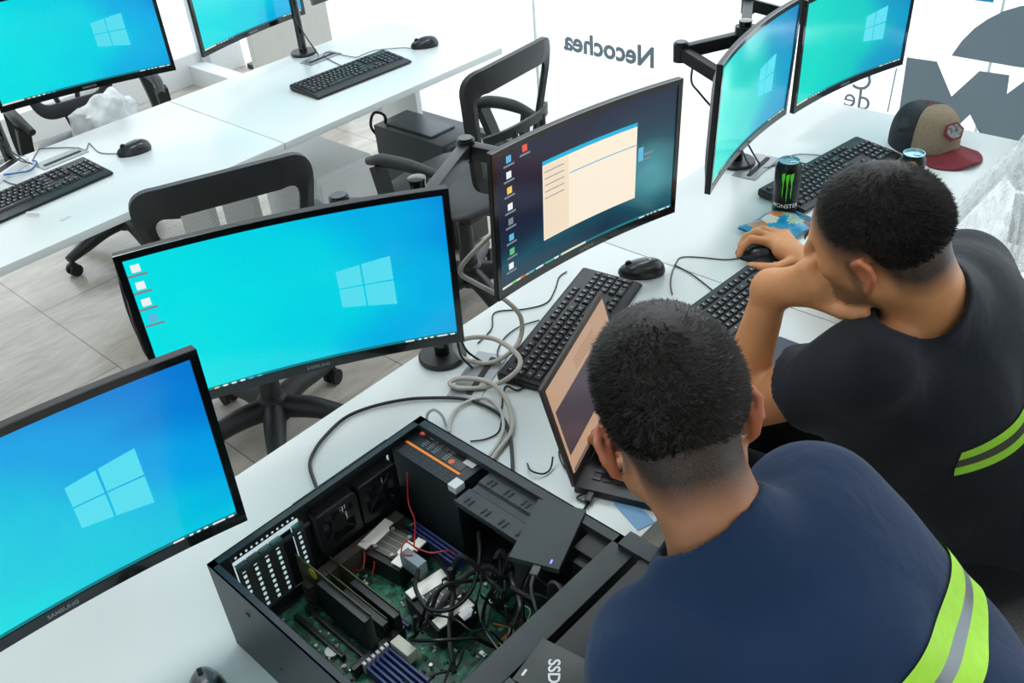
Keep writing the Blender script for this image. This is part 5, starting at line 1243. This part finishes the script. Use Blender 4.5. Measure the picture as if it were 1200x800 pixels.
    for k_, a_, q in ((kn[0], an[0], .09), (kn[1], an[1], -.09)): P.cap(pel + N3((q, 0, -.03)), k_, .098, .074, .04); P.cap(k_, a_, .070, .058, .03, cut=(a_, a_ - k_))
    mb.bm.free(); me = P.mesh('trousers'); link('trousers', me, cloth_material('dark_trousers', (28, 30, 38)), body, smooth=False); me.shade_smooth()
    hair_mesh(H, fade, .010, 5, 'hair', M_hair, body, puff=.008, lift=.010)
    mb = MB()
    for a_ in an: mb.box(a_ + N3((0, .06, -.05)), (.10, .27, .078), bev=.025)
    mb.build('shoes', M_rubber, body)
    return body, H
body1, H1 = man_navy()

# ---- man in the black shirt (right)
def man_black():
    H = Head((1.286, .478, 1.185), R_(0), R_(-19.5), R_(-9.5))
    pel, mid, che, c7 = N3((1.46, .25, .60)), N3((1.435, .335, .80)), N3((1.415, .380, .925)), N3((1.375, .408, 1.045))
    ls, rs = N3((1.235, .43, .99)), N3((1.595, .43, .98))
    le, lw = N3((1.235, .668, .790)), N3(at(904, 338, 1.045))
    re, rw = N3((1.70, .66, .80)), N3(at(940, 303, .785))
    fade = [-.040, -.052, -.034, .018, .022, .034, .064, .080, .090]
    F = Field((.95, -.15, -.01), (2.02, 1.12, 1.36), .0042); S = Field((.98, -.05, .42), (1.9, .85, 1.2), .005)
    def torso(G, g, k=.05):
        G.ell(pel, (.18 + g, .135 + g, .14 + g), k=k); G.cap(pel, mid, .145 + g, .145 + g, k)
        lat = N3((1, 0, 0)); ax = _unit(c7 - mid); dp = np.cross(lat, ax); Rm = np.stack([lat, dp, ax], 1)
        G.ell(mid, (.185 + g, .125 + g, .19 + g), Rm, k); G.ell(che, (.19 + g, .118 + g, .15 + g), Rm, k)
        G.cap(che + lat * .10, rs, .085 + g, .062 + g, k); G.cap(che - lat * .10, ls, .085 + g, .062 + g, k)
        G.cap(c7, rs, .048 + g, .055 + g, .04); G.cap(c7, ls, .048 + g, .055 + g, .04); G.cap(che, c7, .10 + g, .060 + g, .04)
    torso(F, -.008); F.cap(rs, re, .052, .042, .03); F.cap(re, rw, .042, .025, .02); F.cap(ls, le, .052, .044, .03); F.cap(le, lw, .046, .029, .02)
    H.shape(F, c7 + N3((0, -.005, -.02)), .057)
    # left hand bent against the mouth and chin
    A = lambda x, y, z: N3(at(x, y, z))
    W0 = lw; mouth = H.w((-.01, .108, -.060)); chin = H.w((-.03, .085, -.105)); cheek = H.w((-.045, .085, -.05)); nose = H.w((0, .125, -.030))
    kI = H.w((-.026, .122, -.040)); kP = H.w((-.034, .098, -.092)); kc = (kI + kP) / 2
    F.cap(W0, kc, .027, .026, .02); F.cap(W0, kI, .024, .014, .02); F.cap(W0, kP, .024, .014, .02); F.cap(kI, kP, .0135, .0135, .015)
    ks = [kI + (kP - kI) * t for t in (0., .33, .66, 1.)]
    for i, kk in enumerate(ks):
        m_ = kk + H.R @ N3((.028, .004, -.001)); tt = kk + H.R @ N3((.040, -.014, -.002)); fingers(F, [([kk, m_, tt], .0115, .009)])
    th = [W0 + (kP - W0) * .5, H.w((-.046, .070, -.106)), H.w((-.050, .045, -.108)), H.w((-.050, .028, -.104))]; fingers(F, [(th, .014, .0095)])
    hand_pts = [(W0 + (kP - W0) * t, .031) for t in (.3, .45, .6, .75)] + [(W0, .05), (kc, .034), (W0 + (kc - W0) * .5, .042)] + [(k_, .017) for k_ in ks] + [(kP, .026), (W0 + (kP - W0) * .9, .028)] + [(t_, .021) for t_ in th] + [(k_ + H.R @ N3((.028, .004, -.001)), .0125) for k_ in ks]
    # right hand on the mouse
    kn_ = [A(903, 283, .790), A(908, 279, .788), A(914, 276, .784), A(920, 275, .778)]
    F.cap(rw, A(918, 292, .788), .027, .026, .012)
    for k_ in kn_: F.cap(rw, k_, .018, .014, .012)
    F.cap(kn_[0], kn_[3], .013, .012, .01)
    fingers(F, [([kn_[0], A(880, 280, .797), A(869, 290, .780), A(866, 298, .768)], .0115, .008), ([kn_[1], A(888, 272, .800), A(874, 277, .785), A(868, 287, .772)], .0115, .008),
                ([kn_[2], A(896, 269, .790), A(884, 271, .770), A(878, 278, .756)], .011, .0078), ([kn_[3], A(905, 270, .780), A(895, 270, .760), A(889, 273, .752)], .010, .007),
                ([A(930, 306, .785), A(910, 314, .778), A(893, 313, .766), A(880, 311, .760)], .014, .0095)])
    kn2 = [N3((1.475, .70, .54)), N3((1.29, .70, .54))]; an = [N3((1.475, .62, .09)), N3((1.28, .62, .09))]
    for k_, a_, q in ((kn2[0], an[0], .09), (kn2[1], an[1], -.09)):
        F.cap(pel + N3((q, 0, -.03)), k_, .085, .060, .04); F.cap(k_, a_, .055, .035, .03); F.cap(a_, a_ + N3((0, .14, -.04)), .035, .03, .02)
    me = F.mesh('person'); attrs(me, H, fade, .62, hand_pts)
    body = link('person', me, skin_material('skin_olive', (212, 146, 96), (40, 34, 33)), smooth=False); me.shade_smooth()
    tag(body, 'person in a black shirt, chin on one hand, other hand on a mouse', 'person')
    torso(S, .008); S.cap(rs, re, .072, .070, .035, cut=(rs + (re - rs) * .72, re - rs)); S.cap(ls, le, .074, .076, .035, cut=(ls + (le - ls) * .50, le - ls)); S.cap(N3((1.275, .43, .90)), N3((1.31, .42, .72)), .085, .085, .05)
    X, Y, Z = np.meshgrid(*[S.lo[i] + S.h * np.arange(S.n[i]) for i in range(3)], indexing='ij')
    S.F += (.0055 * np.sin((X * .4 + Y * .5 - Z * 1.0) * 46 + 3 * np.sin(X * 9 + Z * 7)) * np.clip(np.sin(X * 9 + Z * 8 + 1), 0, 1)).astype(np.float32)
    nk = c7 + N3((0, -.01, -.03)); hn = H.w((0, -.035, -.10)); nd = _unit(hn - nk); S.cap(nk, nk + nd * .075, .080, .0765, .03, cut=(nk + nd * .066, nd + N3((-.15, .45, 0)))); S.cap(nk + nd * .03, nk + nd * .3, .0655, .075, .003, sub=True)
    S.plane((0, 0, .46), (0, 0, -1))
    me = S.mesh('shirt'); sh = link('shirt', me, cloth_material('black_cloth', (30, 33, 40)), body, smooth=False); me.shade_smooth()
    band(sh, Vector((1.26, .25, .862)), Vector((-.33, .10, 1)), [-.024, -.008, .008, .024], 'reflective_stripe', [M_lime2, M_tape2, M_lime2], sh, side=[(Vector((1.252, 0, 0)), Vector((-1, 0, 0)))])
    P = Field((1.05, -.1, 0.02), (1.9, .95, .80), .007); P.ell(pel, (.19, .15, .14), k=.03)
    for k_, a_, q in ((kn2[0], an[0], .09), (kn2[1], an[1], -.09)): P.cap(pel + N3((q, 0, -.03)), k_, .098, .074, .04); P.cap(k_, a_, .070, .058, .03, cut=(a_, a_ - k_))
    me = P.mesh('trousers'); link('trousers', me, cloth_material('black_trousers', (22, 23, 28)), body, smooth=False); me.shade_smooth()
    hair_mesh(H, fade, .012, 9, 'hair', M_hair2, body, puff=.007)
    mb = MB()
    for a_ in an: mb.box(a_ + N3((0, .06, -.05)), (.10, .27, .078), bev=.025)
    mb.build('shoes', M_rubber, body)
    mb = MB()
    for q in (-1, 1):
        pts = [H.w((q * (.014 + .009 * k), .1005 - .002 * k, .030 + .002 * math.sin(k))) for k in range(4)]; mb.tube(pts, [.0015, .003, .0028, .001], 6)
    mb.build('eyebrows', M_hair2, body)
    return body
man_black()

# shared group phrases for the repeats
for o in list(col.objects):
    if o.parent is None and o.get('category') and not o.get('group'):
        g = {'monitor': 'computer monitors on the desks', 'keyboard': 'black keyboards on the desks', 'mouse': 'black mice on the desks', 'chair': 'office chairs at the desks', 'desk': 'white desks in two rows',
             'monitor arm': 'black monitor pole stands', 'cable grommet': 'cable grommets in the desks', 'can': 'drink cans', 'cable': 'loose cables'}.get(o['category'])
        if g: o['group'] = g
